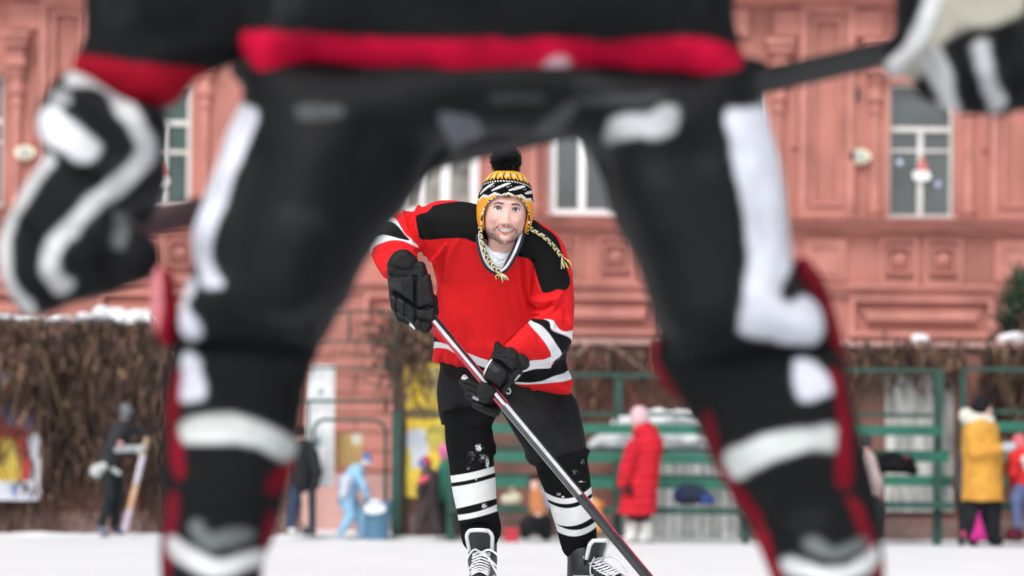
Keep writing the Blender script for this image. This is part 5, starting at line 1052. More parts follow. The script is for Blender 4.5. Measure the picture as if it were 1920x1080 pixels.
part('hockey_pants', [(pt, lambda X, Z: np.interp(Z, [.5, .9], [.0, .04]), .15, .13, 0)], m_fgp, FB,
     [(wl1, FW, 0), (wl2, FW, 0), (wr1, FW, 0), ([(1140, 236), (1152, 212), (1180, 204), (1215, 206), (1250, 194), (1276, 200), (1268, 232), (1240, 248), (1215, 250), (1180, 254), (1150, 250)], (.36, .37, .39), -.14),
      ([(822, 205), (850, 196), (885, 202), (902, 220), (890, 240), (855, 244), (832, 232)], (.11, .12, .14), -.14), ([(548, 196), (578, 190), (606, 192), (640, 196), (640, 210), (600, 216), (562, 216)], (.07, .078, .085), -.14), ([(1010, 212), (1040, 196), (1068, 178), (1080, 186), (1066, 206), (1040, 220), (1015, 226)], (.07, .078, .085), -.14),
      ([(960, 240), (985, 232), (1000, 244), (985, 262), (962, 258)], (.05, .056, .06), -.14), ([(1090, 170), (1160, 172), (1240, 168), (1240, 176), (1160, 182), (1090, 180)], (.045, .05, .055), -.14), ([(930, 165), (1010, 168), (1010, 178), (930, 176)], (.04, .045, .05), -.14)],
     fl=[([(600, 300), (560, 420), (540, 560)], .05, .015, -.1), ([(1200, 300), (1260, 430), (1300, 580)], .05, .015, -.1), ([(480, 300), (450, 400), (440, 500)], .03, -.01, -.1), ([(700, 250), (820, 280), (950, 275)], .03, -.015, -.1), ([(1090, 290), (1180, 300), (1300, 290)], .03, -.012, -.1), ([(400, 600), (480, 620), (600, 600)], .03, -.012, -.1), ([(1250, 640), (1400, 650), (1500, 660)], .03, -.012, -.1)], wr=.008, label='black padded pants with white side panels')
# shin guards under black socks with white bands
def leg(outline, patches, caps, nm):
    return part(nm, [(outline, .02, .085, .085, 0)], m_fg, FB, patches, caps=caps, wr=.005, fl=[])
CR = lin(112, 14, 30)
leg([(335, 630), (315, 680), (302, 730), (298, 800), (300, 880), (300, 960), (300, 1050), (305, 1140), (318, 1200), (400, 1215), (475, 1200), (488, 1140), (490, 1080), (498, 1040), (514, 1000), (530, 945), (545, 890), (556, 845), (566, 780), (574, 735), (590, 680), (605, 640), (480, 620)],
    [([(345, 672), (360, 664), (374, 676), (384, 720), (380, 744), (350, 748), (330, 738)], FW, -.05), ([(338, 800), (360, 786), (400, 778), (440, 778), (480, 788), (520, 806), (552, 828), (556, 850), (540, 866), (515, 852), (470, 836), (420, 830), (370, 832), (342, 830)], (.50, .53, .52), -.05),
     ([(336, 690), (322, 720), (312, 770), (318, 820), (332, 890), (348, 888), (344, 840), (334, 800), (336, 760), (346, 700)], CR, -.03), ([(318, 925), (306, 990), (300, 1060), (306, 1100), (320, 1060), (328, 1000), (338, 930)], lin(110, 16, 34), -.03), ([(566, 835), (540, 862), (515, 890), (502, 915), (516, 925), (540, 900), (565, 866), (576, 840)], CR, -.03), ([(505, 960), (492, 1020), (484, 1080), (494, 1090), (506, 1040), (516, 985)], lin(100, 14, 32), -.03),
     ([(312, 1014), (325, 1008), (345, 1022), (400, 1048), (440, 1044), (490, 1034), (492, 1056), (450, 1072), (400, 1080), (350, 1062), (318, 1040)], (.56, .58, .59), -.05), ([(352, 985), (372, 978), (398, 1002), (430, 996), (460, 988), (478, 1000), (460, 1018), (420, 1024), (390, 1030), (362, 1006)], (.13, .145, .15), -.06),
     ([(574, 730), (566, 780), (556, 830), (566, 832), (580, 790), (588, 740)], CR, -.02)],
    [], 'sock')
leg([(1232, 640), (1240, 690), (1270, 735), (1292, 770), (1312, 810), (1332, 852), (1352, 890), (1378, 935), (1400, 975), (1418, 1010), (1432, 1055), (1448, 1100), (1470, 1160), (1500, 1210), (1580, 1215), (1650, 1195), (1662, 1140), (1660, 1070), (1652, 1000), (1642, 930), (1628, 870), (1612, 810), (1598, 750), (1584, 700), (1562, 650), (1400, 620)],
    [([(1490, 678), (1520, 676), (1548, 696), (1562, 716), (1555, 736), (1520, 746), (1492, 744), (1484, 715)], FW, -.05), ([(1358, 862), (1368, 845), (1410, 826), (1460, 812), (1520, 802), (1562, 798), (1572, 815), (1568, 838), (1530, 842), (1480, 852), (1430, 868), (1392, 894), (1368, 890)], (.50, .53, .52), -.05),
     ([(1552, 690), (1580, 705), (1592, 780), (1596, 840), (1592, 912), (1566, 905), (1566, 840), (1572, 790), (1562, 730)], CR, -.03), ([(1590, 940), (1616, 950), (1636, 1000), (1650, 1040), (1660, 1080), (1640, 1090), (1632, 1040), (1612, 1000)], lin(120, 20, 36), -.03),
     ([(1330, 850), (1348, 862), (1376, 900), (1410, 945), (1430, 970), (1416, 978), (1380, 940), (1345, 890)], CR, -.03), ([(1420, 985), (1438, 995), (1456, 1050), (1470, 1100), (1450, 1110), (1432, 1060)], lin(130, 20, 36), -.03), ([(1318, 770), (1330, 780), (1345, 830), (1352, 862), (1338, 860), (1322, 815)], lin(90, 14, 28), -.03),
     ([(1470, 1052), (1490, 1044), (1530, 1062), (1580, 1062), (1620, 1042), (1646, 1024), (1654, 1048), (1620, 1074), (1570, 1090), (1510, 1084), (1474, 1072)], (.56, .58, .59), -.05), ([(1505, 1016), (1530, 1008), (1560, 1026), (1590, 1018), (1618, 1004), (1628, 1014), (1600, 1036), (1560, 1044), (1520, 1034)], (.13, .145, .15), -.06)],
    [], 'sock')
for nm, poly, dy, c_ in (('knee_pad', [(285, 500), (302, 492), (322, 500), (334, 560), (340, 640), (325, 662), (300, 650), (285, 600)], .03, lin(122, 18, 32)), ('knee_pad', [(1488, 470), (1510, 478), (1545, 530), (1570, 600), (1590, 680), (1596, 720), (1575, 720), (1545, 640), (1510, 560), (1488, 520)], .03, lin(96, 16, 28)), ('knee_pad', [(1222, 600), (1240, 640), (1275, 690), (1310, 745), (1320, 775), (1295, 768), (1250, 735), (1226, 700), (1216, 650)], .05, lin(110, 16, 28))):
    part(nm, [(poly, dy, .05, .03, 0)], m_fg, c_, [([(p_[0], p_[1]) for p_ in [(286, 500), (298, 492), (304, 560), (296, 620), (284, 590)]], (.55, .2, .22), 0)] if poly[0][0] == 285 else [], wr=.003)
# skates under the frame
for xa, sgn in ((400, -1), (1568, 1)):
    a = fq(xa, 1190, .04); S = Solid(a-np.array([.12, .14, .23]), a+np.array([.12, .34, .10]), .009)
    he = np.array([a[0], YF+.03, .095]); to = np.array([a[0]+sgn*.03, YF+.27, .085]); S.cap(a, he, .058, .045, .03); S.cap(he, to, .042, .040, .04); S.cap(a, (he+to)/2+np.array([0, 0, .03]), .045, .035, .04); V, Q = S.mesh(2)
    sk = link('skate', mesh_from('skate', V, Q, np.tile((.02, .02, .022), (len(V), 1))), m_boot, f2)
    b = MB(); b.tube([he-np.array([0, .03, .055]), to-np.array([0, -.02, .05])], .012, 8); b.tube([he-np.array([0, 0, .03]), he-np.array([0, 0, .055])], .022, 8); b.tube([to-np.array([0, .05, .02]), to-np.array([0, .05, .05])], .022, 8); b.build('blade_holder', m_plastic, sk, True)
    b = MB(); b.box(a[0]-.0015, a[0]+.0015, YF-.02, YF+.30, .001, .035); b.build('blade', m_steel, sk)
# gloves
m_fgl = mat('dark glove', attr=True, rough=.6, vary=.15, scale=12, bump=.25, bscale=60, spec=.1)
gl = [(128, 130), (98, 165), (72, 205), (66, 240), (88, 285), (60, 330), (28, 385), (2, 435), (-4, 490), (10, 540), (38, 575), (75, 585), (102, 572), (110, 545), (150, 536), (200, 524), (238, 505), (246, 470), (238, 420), (250, 385), (285, 372), (302, 340), (312, 270), (316, 205), (250, 195), (190, 160)]
piping = lambda pts, wd: (lambda P: [tuple(p_) for p_ in np.concatenate([P[0], P[1][::-1]])])(_off(pts, wd))
def _off(pts, wd):
    P = crom(np.array(pts, float), 4, False); T_ = np.gradient(P, axis=0); N_ = np.stack([-T_[:, 1], T_[:, 0]], 1); N_ /= np.linalg.norm(N_, axis=1, keepdims=True); k_ = max(1, len(P)//10); return (P+N_*wd/2)[::3], (P-N_*wd/2)[::3]
PC = (.50, .51, .52)
part('glove', [(gl, .03, .075, .05, 0)], m_fgl, FB, [
    (piping([(128, 140), (170, 145), (205, 160), (235, 205), (262, 250), (272, 285), (245, 325), (200, 365), (150, 410), (105, 455), (92, 490), (100, 520), (118, 540)], 31), PC, -.03), (piping([(88, 290), (60, 340), (25, 395), (8, 440), (4, 490), (18, 545), (48, 580)], 27), PC, -.03),
    ([(70, 225), (85, 208), (110, 210), (140, 232), (175, 255), (188, 275), (180, 298), (150, 302), (118, 282), (85, 268), (68, 250)], (.62, .63, .66), -.03), (piping([(222, 398), (222, 440), (214, 470)], 20), (.12, .125, .13), -.03), ([(100, 175), (120, 165), (135, 185), (120, 205), (100, 205)], (.26, .27, .28), -.03)],
     caps=[((250, 480, .03), (215, 500, .10), .045, .04, .02), ((90, 545, .03), (60, 560, .09), .035, .03, .02), ((140, 520, .04), (120, 530, .11), .04, .033, .015), ((190, 510, .04), (170, 520, .11), .04, .033, .015), ((275, 330, .05), (262, 400, .12), .035, .028, .02)],
     fl=[([(95, 300), (140, 330), (190, 355)], .012, -.015, 0), ([(40, 430), (70, 460), (95, 490)], .012, -.012, 0), ([(150, 440), (190, 470), (210, 500)], .012, -.012, 0), ([(120, 180), (180, 230), (220, 300)], .012, -.010, 0)])
gr = [(1690, -40), (1770, -60), (1860, -40), (1990, -30), (2010, 60), (1990, 120), (1940, 170), (1890, 178), (1840, 186), (1800, 200), (1770, 180), (1740, 165), (1725, 140), (1690, 142), (1655, 145), (1648, 130), (1672, 105), (1690, 80), (1680, 40)]
part('glove', [(gr, .10, .07, .045, 0)], m_fgl, FB, [
    ([(1780, -60), (1900, -50), (1925, 10), (1880, 40), (1820, 45), (1785, 62), (1760, 85), (1742, 130), (1700, 150), (1690, 130), (1740, 80), (1768, 20)], (.36, .345, .29), .02),
    (piping([(1768, -45), (1752, 0), (1738, 45), (1706, 92), (1662, 132)], 32), PC, .0), (piping([(1752, 88), (1772, 125), (1788, 160), (1806, 200)], 26), PC, 0), (piping([(1842, 68), (1852, 110), (1866, 150), (1892, 182)], 26), (.42, .43, .45), 0), ([(1680, -60), (1735, -60), (1718, 30), (1698, 75), (1685, 60)], FB, 0)],
     caps=[((1755, 150, .10), (1765, 120, .19), .04, .032, .01), ((1815, 170, .10), (1820, 130, .20), .042, .034, .01), ((1870, 170, .10), (1876, 130, .20), .042, .034, .01), ((1930, 160, .10), (1930, 120, .20), .04, .033, .01), ((1690, 100, .12), (1720, 110, .2), .032, .028, .01)],
     fl=[([(1812, 60), (1830, 110), (1838, 185)], .01, -.014, 0), ([(1745, 100), (1755, 140), (1762, 180)], .01, -.012, 0), ([(1900, 60), (1912, 110), (1925, 160)], .01, -.014, 0)])
# the stick held across in front of the thighs
A, B_ = W(2180, -20, YF+.30), W(150, 447, YF+.30); s2 = thing('hockey_stick', 'black hockey stick held across the body of the player with back turned', 'hockey stick', (A[0], A[1], 0))
ax = B_-A; ax /= np.linalg.norm(ax); b = MB(); b.tube([A, B_], [.022, .022], 4, .8); o_ = b.build('shaft', mat('matt black shaft', (.02, .022, .024), .5, .2, 8, .1), s2)
b = MB(); b.tube([W(395, 391, YF+.299), W(250, 424, YF+.299)], .0235, 4, .82); b.build('grip_band', mat('dark maroon band', (.075, .028, .035), .6, .2, 8), s2)
bl = [(0, 0), (.05, .045), (.12, .06), (.22, .058), (.28, .03), (.27, -.01), (.15, -.02), (.04, -.02)]; b = plate([(A[0]+p_[0], A[2]+p_[1]) for p_ in bl], YF+.295, YF+.305); b.build('stick_blade', _m['black blade tape'], s2)

# ------------------------------------------------------------------ people by the wall
def cloth(nm, root, Y, col, caps, h=.016, m=None, wr=.008, k=.03, sq=(1, 1, 1), label=None, cut=None, quilt=0):
    """one garment or body as a single skin: (px, py, dy) to (px, py, dy), radii in photo pixels"""
    s_ = Y/F_PX; P = [(W(a[0], a[1], Y)+np.array([0, a[2], 0]), W(b_[0], b_[1], Y)+np.array([0, b_[2], 0]), ra_*s_, rb_*s_) for a, b_, ra_, rb_ in caps]
    lo = np.min([np.minimum(p_[0], p_[1])-max(p_[2:]) for p_ in P], 0)-.06; hi = np.max([np.maximum(p_[0], p_[1])+max(p_[2:]) for p_ in P], 0)+.06; S = Solid(lo, hi, h)
    for p_ in P: S.cap(*p_, k, sq=sq)
    if cut: S.F[:, :, S.z < level(caps[0][0][0], cut, Y)] = .2
    V, Q = S.mesh(1)
    if quilt: V = V+normals(V, Q)*(quilt*np.abs(np.sin(V[:, 2]*math.pi/.095+6*fbm(V, 3, 2))))[:, None]
    if wr: V = V+normals(V, Q)*(wr*2*fbm(V, 11, 3))[:, None]
    o = link(nm, mesh_from(nm, V, Q), m or mat(nm+' %.3f %.3f %.3f' % tuple(col), col, .85, .15, 9, .25, 40, spec=.2), root)
    if label: o['label'] = label
    return o
SK = (.58, .36, .30)
def who(label, px, Y, group='people by the wall'): return thing('person', label, 'person', (W(px, 1000, Y)[0], Y, 0), None)
# 1: stooping figure with a long pole, far left
Y = 28.0; p = who('stooping person in a dark jacket and grey helmet leaning on a long pole, far left', 205, Y)
cloth('body', p, Y, SK, [((240, 782, 0), (236, 784, 0), 11, 10), ((236, 792, 0), (228, 806, 0), 6, 8), ((226, 812, 0), (206, 868, 0), 14, 13), ((225, 815, -.05), (212, 842, -.1), 7, 6), ((212, 842, -.1), (262, 843, -.15), 5, 4), ((262, 843, -.15), (272, 838, -.15), 5, 3), ((203, 872, -.05), (208, 930, -.08), 9, 7), ((208, 930, -.08), (190, 985, -.05), 7, 5), ((205, 872, .08), (222, 930, .1), 9, 7), ((222, 930, .1), (215, 985, .08), 7, 5)])
cloth('helmet', p, Y, (.075, .085, .095), [((236, 768, 0), (241, 782, 0), 13, 14)], m=mat('grey helmet', (.10, .115, .125), .35, .3, 12)); cloth('face_guard', p, Y, (.02, .02, .02), [((245, 780, -.04), (249, 790, -.04), 8, 8)]); cloth('chin', p, Y, (.6, .3, .27), [((240, 800, 0), (244, 803, 0), 5, 4)], h=.012)
cloth('jacket', p, Y, (.028, .031, .034), [((228, 806, 0), (215, 840, 0), 19, 20), ((215, 840, 0), (202, 870, 0), 20, 19), ((228, 812, -.1), (216, 842, -.14), 10, 9), ((232, 810, .1), (262, 806, .1), 9, 7), ((262, 806, .1), (275, 822, .1), 7, 6), ((200, 868, 0), (186, 880, .05), 16, 9)])
cloth('sleeve', p, Y, (.30, .33, .34), [((220, 843, -.15), (262, 842, -.17), 7, 7)]); cloth('glove', p, Y, (.36, .38, .40), [((266, 846, -.17), (276, 838, -.17), 8, 7)], h=.012); cloth('badge', p, Y, (.62, .28, .32), [((231, 832, -.2), (232, 833, -.2), 5, 5)], h=.01, wr=0)
cloth('shirt_hem', p, Y, (.42, .45, .44), [((184, 884, -.1), (196, 876, -.12), 13, 9), ((200, 874, -.1), (226, 888, -.08), 8, 5)]); cloth('trousers', p, Y, (.018, .022, .025), [((202, 874, -.06), (208, 930, -.08), 15, 11), ((208, 930, -.08), (192, 982, -.05), 11, 9), ((212, 878, .08), (220, 930, .1), 15, 12), ((220, 930, .1), (213, 984, .08), 12, 10)])
cloth('boot', p, Y, (.13, .16, .22), [((188, 992, -.05), (200, 996, -.12), 7, 6)], h=.012); cloth('boot', p, Y, (.05, .06, .09), [((214, 992, .08), (228, 996, .02), 7, 6)], h=.012)
pole = thing('wooden_pole', 'long pale wooden pole leaned on by the stooping person at the far left', 'pole', (W(232, 998, 27.8)[0], 27.8, 0))
a, b_ = W(276, 820, 27.8), W(233, 998, 27.8); at_ = lambda t: a+(b_-a)*t
for nm, t0, t1, c_, r_ in (('grip', 0, .18, (.34, .24, .15), .028), ('tape', .18, .50, (.52, .48, .54), .030), ('shaft', .50, .76, (.56, .34, .20), .030), ('foot', .76, 1, (.46, .42, .52), .032)): b = MB(); b.tube([at_(t0), at_(t1-.002)], r_, 4, .5); b.build(nm, mat('pole '+nm, c_, .7, .2, 9), pole)
# 2: light blue snowsuit
Y = 27.9; p = who('child in a pale blue snowsuit bending beside the blue tub', 655, Y)
cloth('body', p, Y, SK, [((684, 862, 0), (686, 866, 0), 8, 8), ((680, 872, 0), (664, 888, 0), 5, 9), ((664, 888, 0), (655, 930, 0), 12, 10), ((655, 930, -.05), (648, 990, -.05), 8, 5), ((660, 930, .06), (676, 990, .06), 8, 5), ((670, 892, -.1), (685, 930, -.12), 5, 4)])
cloth('knitted_cap', p, Y, (.10, .16, .38), [((686, 858, 0), (689, 862, 0), 9, 9)], h=.012); cloth('cap_band', p, Y, (.6, .65, .75), [((683, 868, -.04), (692, 867, -.04), 4, 4)], h=.01, wr=0)
cloth('snowsuit', p, Y, (.27, .47, .66), [((668, 886, 0), (656, 905, 0), 17, 19), ((656, 905, 0), (650, 938, 0), 19, 17), ((650, 935, -.06), (658, 968, -.06), 14, 11), ((658, 968, -.06), (638, 1000, -.05), 11, 7), ((656, 935, .08), (677, 970, .08), 14, 11), ((677, 970, .08), (678, 1002, .08), 11, 9), ((672, 888, -.12), (684, 915, -.14), 8, 7), ((684, 915, -.14), (692, 935, -.14), 7, 5)]); cloth('bib', p, Y, (.55, .60, .68), [((652, 900, -.14), (646, 928, -.13), 10, 9)])
tub = thing('plastic_tub', 'blue plastic tub with a pale patch standing by the green gate post', 'tub', (W(708, 1000, 27.8)[0], 27.8, 0)); c0 = W(708, 1005, 27.8); s_ = 27.8/F_PX; m_tub = mat('blue plastic', (.09, .22, .34), .45, .1, 6)
b = MB(); b.lathe(c0[0], 27.8, [(20*s_, .0), (21*s_, .01), (27*s_, 70*s_), (29*s_, 71*s_), (29*s_, 74*s_), (26*s_, 74*s_), (25*s_, 68*s_)], 24); b.build('bucket', m_tub, tub, True)
b = MB(); b.tube([c0+np.array([-26*s_, -.02, 74*s_]), c0+np.array([-22*s_, -.2, 60*s_]), c0+np.array([22*s_, -.2, 60*s_]), c0+np.array([26*s_, -.02, 74*s_])], .008, 6); b.build('handle', m_tub, tub); b = plate(pxpoly([(684, 948), (700, 936), (718, 944), (722, 958), (700, 964), (684, 960)], 27.8-.20, 3), 27.8-.20, 27.8-.13); b.build('snow_patch', m_ground, tub)
# 3: dark figure mostly behind the near leg
Y = 27.7; p = who('person in a black jacket and blue jeans half hidden behind the left near leg', 560, Y)
cloth('body', p, Y, SK, [((560, 812, 0), (560, 820, 0), 11, 11), ((560, 825, 0), (560, 850, 0), 8, 16), ((560, 850, 0), (560, 910, 0), 16, 14), ((552, 910, 0), (550, 985, 0), 9, 6), ((570, 910, 0), (574, 985, 0), 9, 6)]); cloth('jacket', p, Y, (.018, .02, .024), [((562, 845, 0), (562, 905, 0), 24, 22), ((588, 850, -.05), (596, 885, -.08), 10, 9), ((596, 885, -.08), (592, 912, -.1), 9, 8)]); cloth('cap', p, Y, (.02, .02, .02), [((560, 808, 0), (560, 813, 0), 13, 13)])
cloth('jeans', p, Y, (.035, .05, .09), [((553, 915, -.02), (545, 985, -.02), 15, 10), ((572, 915, .05), (578, 990, .05), 14, 10)]); cloth('shoe', p, Y, (.55, .55, .55), [((545, 994, -.02), (552, 997, -.1), 7, 7)], h=.012); cloth('shoe', p, Y, (.05, .05, .05), [((578, 996, .05), (588, 998, 0), 7, 6)], h=.012)
# 4: dark child with red hat
Y = 27.6; p = who('child in dark overalls and a red cap walking left of the front player', 800, Y)
cloth('body', p, Y, SK, [((797, 872, 0), (796, 877, 0), 9, 9), ((798, 885, 0), (802, 900, 0), 5, 10), ((802, 900, 0), (804, 940, 0), 10, 9), ((800, 940, 0), (786, 992, 0), 7, 5), ((808, 940, 0), (822, 992, 0), 7, 5)]); cloth('red_cap', p, Y, (.42, .05, .07), [((797, 865, 0), (800, 869, 0), 10, 11)], h=.012); cloth('cap_front', p, Y, (.13, .14, .3), [((790, 868, -.04), (795, 872, -.05), 7, 7)], h=.012)
cloth('overalls', p, Y, (.055, .042, .042), [((806, 895, 0), (804, 940, 0), 19, 19), ((798, 940, -.03), (784, 996, -.03), 14, 8), ((808, 940, 0), (822, 996, 0), 14, 10), ((792, 900, -.12), (786, 925, -.14), 8, 7)]); cloth('mitten', p, Y, (.6, .1, .13), [((790, 902, -.2), (800, 896, -.2), 6, 6)], h=.012)
# 5: pink hood, green jacket
Y = 27.9; p = who('child in a pink hood and green jacket behind the left leg of the front player', 838, Y)
cloth('body', p, Y, SK, [((834, 850, 0), (834, 856, 0), 9, 9), ((836, 864, 0), (838, 880, 0), 5, 11), ((838, 880, 0), (838, 930, 0), 11, 10), ((834, 930, 0), (832, 992, 0), 7, 5), ((844, 930, 0), (846, 992, 0), 7, 5)]); cloth('hood', p, Y, (.62, .15, .30), [((834, 844, 0), (835, 854, 0), 13, 12)]); cloth('jacket', p, Y, (.03, .16, .11), [((838, 878, 0), (838, 930, 0), 18, 18)]); cloth('trousers', p, Y, (.02, .03, .03), [((832, 932, 0), (830, 996, 0), 12, 9), ((846, 932, 0), (848, 996, 0), 12, 9)])
# 6: crouching figure with orange front between the player's legs
Y = 27.1; p = who('person in an orange and blue coat sitting low between the front player legs', 1012, Y)
cloth('body', p, Y, SK, [((1003, 908, 0), (1003, 914, 0), 9, 9), ((1006, 920, 0), (1010, 930, 0), 6, 12), ((1010, 930, 0), (1010, 965, 0), 12, 12), ((1008, 968, -.1), (990, 980, -.2), 8, 7), ((990, 982, -.2), (987, 1000, -.2), 5, 4)]); cloth('hair', p, Y, (.035, .02, .016), [((1004, 896, .03), (1000, 912, .06), 11, 10)], h=.012); cloth('orange_coat', p, Y, (.46, .19, .08), [((1008, 930, 0), (1010, 962, 0), 16, 17)]); cloth('scarf', p, Y, (.22, .34, .55), [((1022, 920, -.03), (1032, 948, -.02), 7, 7)], h=.012)
cloth('trousers', p, Y, (.012, .013, .015), [((1012, 978, 0), (990, 984, -.2), 20, 16), ((990, 984, -.2), (986, 1002, -.2), 12, 9), ((1020, 980, 0), (1024, 1002, 0), 16, 12)])
# 7: red coat
Y = 26.9; p = who('woman in a long red hooded coat and pale pink hat before the middle bleacher', 1198, Y)
cloth('body', p, Y, SK, [((1196, 788, 0), (1194, 794, 0), 12, 12), ((1200, 806, 0), (1206, 822, 0), 7, 18), ((1206, 825, 0), (1200, 930, 0), 18, 17), ((1190, 930, 0), (1188, 1000, 0), 9, 7), ((1210, 930, 0), (1210, 1000, 0), 9, 7), ((1182, 890, -.12), (1166, 910, -.15), 6, 5)])
cloth('pink_hat', p, Y, (.62, .42, .46), [((1199, 778, 0), (1200, 784, 0), 17, 18)]); cloth('red_coat', p, Y, (.50, .014, .028), [((1208, 812, 0), (1216, 835, 0), 21, 25), ((1214, 835, 0), (1204, 885, 0), 27, 30), ((1204, 885, 0), (1193, 975, 0), 30, 35), ((1218, 810, .02), (1232, 848, .03), 9, 9), ((1186, 840, -.12), (1172, 885, -.15), 13, 12), ((1172, 885, -.15), (1166, 906, -.16), 11, 9)], label='long bright red quilted coat', cut=966, quilt=.014); cloth('hood', p, Y, (.52, .015, .03), [((1204, 806, .04), (1222, 812, .08), 14, 15)])
cloth('glove', p, Y, (.04, .01, .015), [((1170, 912, -.17), (1180, 922, -.2), 7, 7)], h=.012); cloth('skirt', p, Y, (.012, .012, .014), [((1190, 966, 0), (1208, 966, 0), 14, 14)])
for px in (1184, 1212): cloth('boot', p, Y, (.56, .56, .54), [((px, 985, 0), (px, 1005, 0), 12, 12), ((px, 1008, 0), (px-8, 1010, -.05), 9, 8)])
# 8: yellow coat
Y = 26.9; p = who('woman in a mustard yellow parka and black hat at the right edge', 1842, Y)
cloth('body', p, Y, SK, [((1846, 768, 0), (1848, 776, 0), 13, 12), ((1844, 788, 0), (1842, 806, 0), 8, 22), ((1842, 810, 0), (1842, 900, 0), 22, 20), ((1828, 935, 0), (1826, 1008, 0), 12, 9), ((1858, 935, 0), (1860, 1008, 0), 12, 9), ((1865, 840, -.12), (1884, 838, -.18), 6, 6)]); cloth('black_hat', p, Y, (.010, .009, .012), [((1840, 758, 0), (1839, 762, 0), 17, 18)]); cloth('fur_collar', p, Y, (.60, .58, .50), [((1815, 785, 0), (1852, 788, -.1), 13, 9), ((1812, 780, .03), (1826, 792, -.05), 14, 13)], wr=.02)
cloth('parka', p, Y, (.58, .29, .052), [((1838, 812, 0), (1842, 850, 0), 34, 37), ((1842, 850, 0), (1843, 960, 0), 37, 40), ((1822, 815, -.1), (1822, 848, -.16), 15, 13), ((1822, 850, -.2), (1868, 842, -.26), 12, 10)], label='mustard yellow parka', cut=941, wr=.014); cloth('mitten', p, Y, (.42, .45, .50), [((1876, 840, -.28), (1888, 838, -.28), 9, 8)], h=.012)
cloth('trousers', p, Y, (.014, .016, .02), [((1826, 935, 0), (1824, 1008, 0), 20, 14), ((1858, 935, 0), (1862, 1008, 0), 20, 14)]); cloth('boot', p, Y, (.01, .01, .012), [((1824, 1012, 0), (1822, 1014, -.1), 11, 10)], h=.012); cloth('boot', p, Y, (.01, .01, .012), [((1864, 1012, 0), (1868, 1014, -.1), 11, 10)], h=.012)
# 9: dark figure behind the parka
Y = 27.1; p = who('person in dark grey clothes mostly hidden behind the yellow parka', 1812, Y)
cloth('body', p, Y, SK, [((1815, 832, 0), (1815, 838, 0), 10, 10), ((1812, 848, 0), (1810, 860, 0), 7, 14), ((1810, 860, 0), (1810, 925, 0), 14, 12), ((1806, 925, 0), (1808, 1000, 0), 9, 6), ((1820, 925, 0), (1820, 1000, 0), 9, 6)]); cloth('jacket', p, Y, (.05, .055, .065), [((1812, 860, 0), (1808, 920, 0), 20, 19)]); cloth('trousers', p, Y, (.02, .022, .026), [((1804, 930, 0), (1810, 1002, 0), 13, 11), ((1822, 930, 0), (1824, 1002, 0), 13, 11)]); cloth('pink_boot', p, Y, (.6, .06, .2), [((1806, 1000, -.05), (1808, 1006, -.1), 6, 6)], h=.012)
# 10: child in red, right edge
Y = 27.0; p = who('child in a red patterned jacket and pink hat at the right edge', 1912, Y)
cloth('body', p, Y, SK, [((1910, 834, 0), (1910, 840, 0), 10, 10), ((1910, 850, 0), (1912, 862, 0), 6, 13), ((1912, 862, 0), (1912, 910, 0), 13, 12), ((1908, 918, -.1), (1899, 936, -.25), 8, 6), ((1899, 936, -.25), (1900, 984, -.25), 5, 4)]); cloth('pink_hat', p, Y, (.62, .16, .18), [((1910, 826, 0), (1912, 834, 0), 13, 14)]); cloth('red_jacket', p, Y, (.60, .03, .03), [((1912, 862, 0), (1914, 905, 0), 24, 22), ((1898, 862, -.1), (1892, 888, -.2), 9, 8)]); cloth('white_panel', p, Y, (.6, .55, .56), [((1916, 862, -.16), (1922, 880, -.16), 8, 8)], h=.012)
cloth('leggings', p, Y, (.09, .12, .24), [((1908, 920, -.1), (1898, 936, -.25), 14, 12), ((1898, 936, -.25), (1900, 985, -.25), 11, 8)]); cloth('boot', p, Y, (.08, .01, .02), [((1890, 1002, -.2), (1902, 1004, -.2), 13, 12)], h=.012)
# 11: pale pink sleeve beside the near right leg
Y = 27.0; p = who('seated person in a dusty pink coat behind the right near leg', 1632, Y)
cloth('body', p, Y, SK, [((1622, 832, 0), (1622, 840, 0), 10, 10), ((1622, 850, 0), (1624, 864, 0), 6, 14), ((1624, 864, 0), (1626, 930, 0), 14, 13), ((1628, 945, -.1), (1634, 952, -.3), 8, 7), ((1634, 952, -.3), (1636, 1000, -.3), 7, 6)]); cloth('pink_coat', p, Y, (.46, .35, .35), [((1626, 862, 0), (1634, 905, 0), 16, 20), ((1634, 905, 0), (1632, 925, 0), 22, 20)]); cloth('hat', p, Y, (.04, .04, .05), [((1622, 826, 0), (1622, 832, 0), 13, 13)])
cloth('trousers', p, Y, (.02, .02, .022), [((1630, 945, 0), (1638, 952, -.3), 18, 14), ((1638, 955, -.3), (1636, 1000, -.3), 13, 10)])
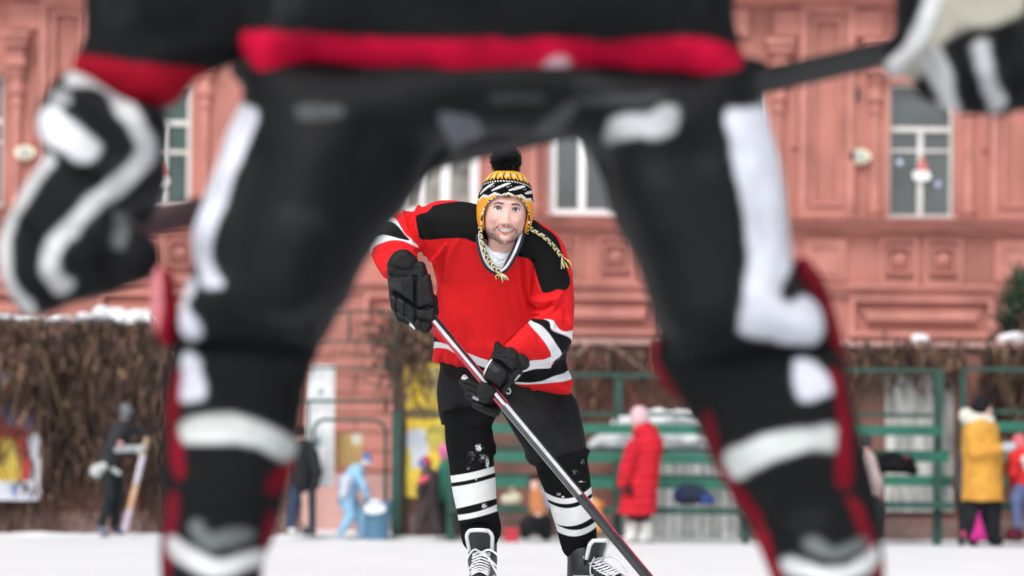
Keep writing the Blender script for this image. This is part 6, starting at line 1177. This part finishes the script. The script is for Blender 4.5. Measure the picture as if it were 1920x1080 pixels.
# bags and oddments on and under the bleachers
def bag(name, label, cat, Y, col, caps, extra=()):
    o = thing(name, label, cat, (W(caps[0][0][0], 1000, Y)[0], Y, 0)); cloth('bag_body', o, Y, col, caps)
    for nm, c_, cp in extra: cloth(nm, o, Y, c_, cp, h=.01, wr=.002, k=.005)
    return o
bag('duffel_bag', 'black duffel bag lying on the right bleacher', 'bag', 27.5, (.010, .010, .012), [((1640, 868, 0), (1700, 870, 0), 19, 17), ((1660, 858, 0), (1712, 882, 0), 11, 10)], [('strap', (.01, .01, .012), [((1640, 862, -.1), (1672, 848, -.12), 3, 3), ((1672, 848, -.12), (1706, 866, -.12), 3, 3)]), ('badge', (.35, .04, .07), [((1694, 858, -.14), (1697, 860, -.14), 3, 3)])])
bag('backpack', 'dark blue backpack on the middle bleacher bench', 'bag', 27.15, (.02, .028, .05), [((1278, 930, 0), (1318, 930, 0), 16, 14), ((1286, 918, 0), (1308, 918, 0), 14, 10)], [('pocket', (.03, .06, .22), [((1322, 936, -.1), (1332, 938, -.08), 10, 8)]), ('strap', (.02, .03, .12), [((1276, 916, -.1), (1270, 940, -.12), 3, 3)])])
bag('cloth_bag', 'cream cloth bag on the bleacher seen between the front player legs', 'bag', 27.15, (.46, .43, .32), [((950, 938, 0), (968, 936, 0), 12, 13), ((960, 922, 0), (962, 930, 0), 6, 9)], [('strap', (.3, .28, .2), [((952, 925, -.06), (962, 912, -.06), 2.5, 2.5)])])
bag('pink_bag', 'bright pink bag standing between the yellow parka wearer boots', 'bag', 26.7, (.46, .025, .2), [((1826, 1008, 0), (1844, 1008, 0), 7, 6), ((1835, 970, 0), (1836, 1000, 0), 4, 12)], [('strap', (.5, .02, .22), [((1833, 972, -.02), (1836, 960, -.02), 2, 2)])])
rb_ = thing('red_crate', 'small red crate on the ground between the front player legs', 'crate', (W(958, 1000, 26.8)[0], 26.8, 0)); b = MB(); a = W(945, 1011, 26.8); c_ = W(972, 991, 26.8)
for (x0, x1, y0, y1) in ((a[0], c_[0], 26.8, 26.815), (a[0], c_[0], 26.985, 27.0), (a[0], a[0]+.015, 26.8151, 26.9849), (c_[0]-.015, c_[0], 26.8151, 26.9849)): b.box(x0, x1, y0, y1, .002, c_[2])
b.box(a[0]+.0151, c_[0]-.0151, 26.8151, 26.9849, .003, .012); b.build('crate_body', mat('red plastic', (.42, .02, .035), .5, .1, 9), rb_); b = MB(); b.box(a[0]-.006, c_[0]+.006, 26.79, 26.7995, c_[2]-.02, c_[2]+.005); b.build('rim', mat('red plastic rim', (.5, .03, .05), .5, .1, 9), rb_)
bag('plush_bundle', 'orange and yellow bundle on the ground behind the front player right shin', 'bundle', 27.1, (.58, .30, .08), [((1116, 950, 0), (1122, 985, 0), 11, 14), ((1112, 938, 0), (1120, 945, 0), 7, 8)], [('patch', (.6, .1, .08), [((1128, 944, -.07), (1130, 948, -.07), 4, 4)])])
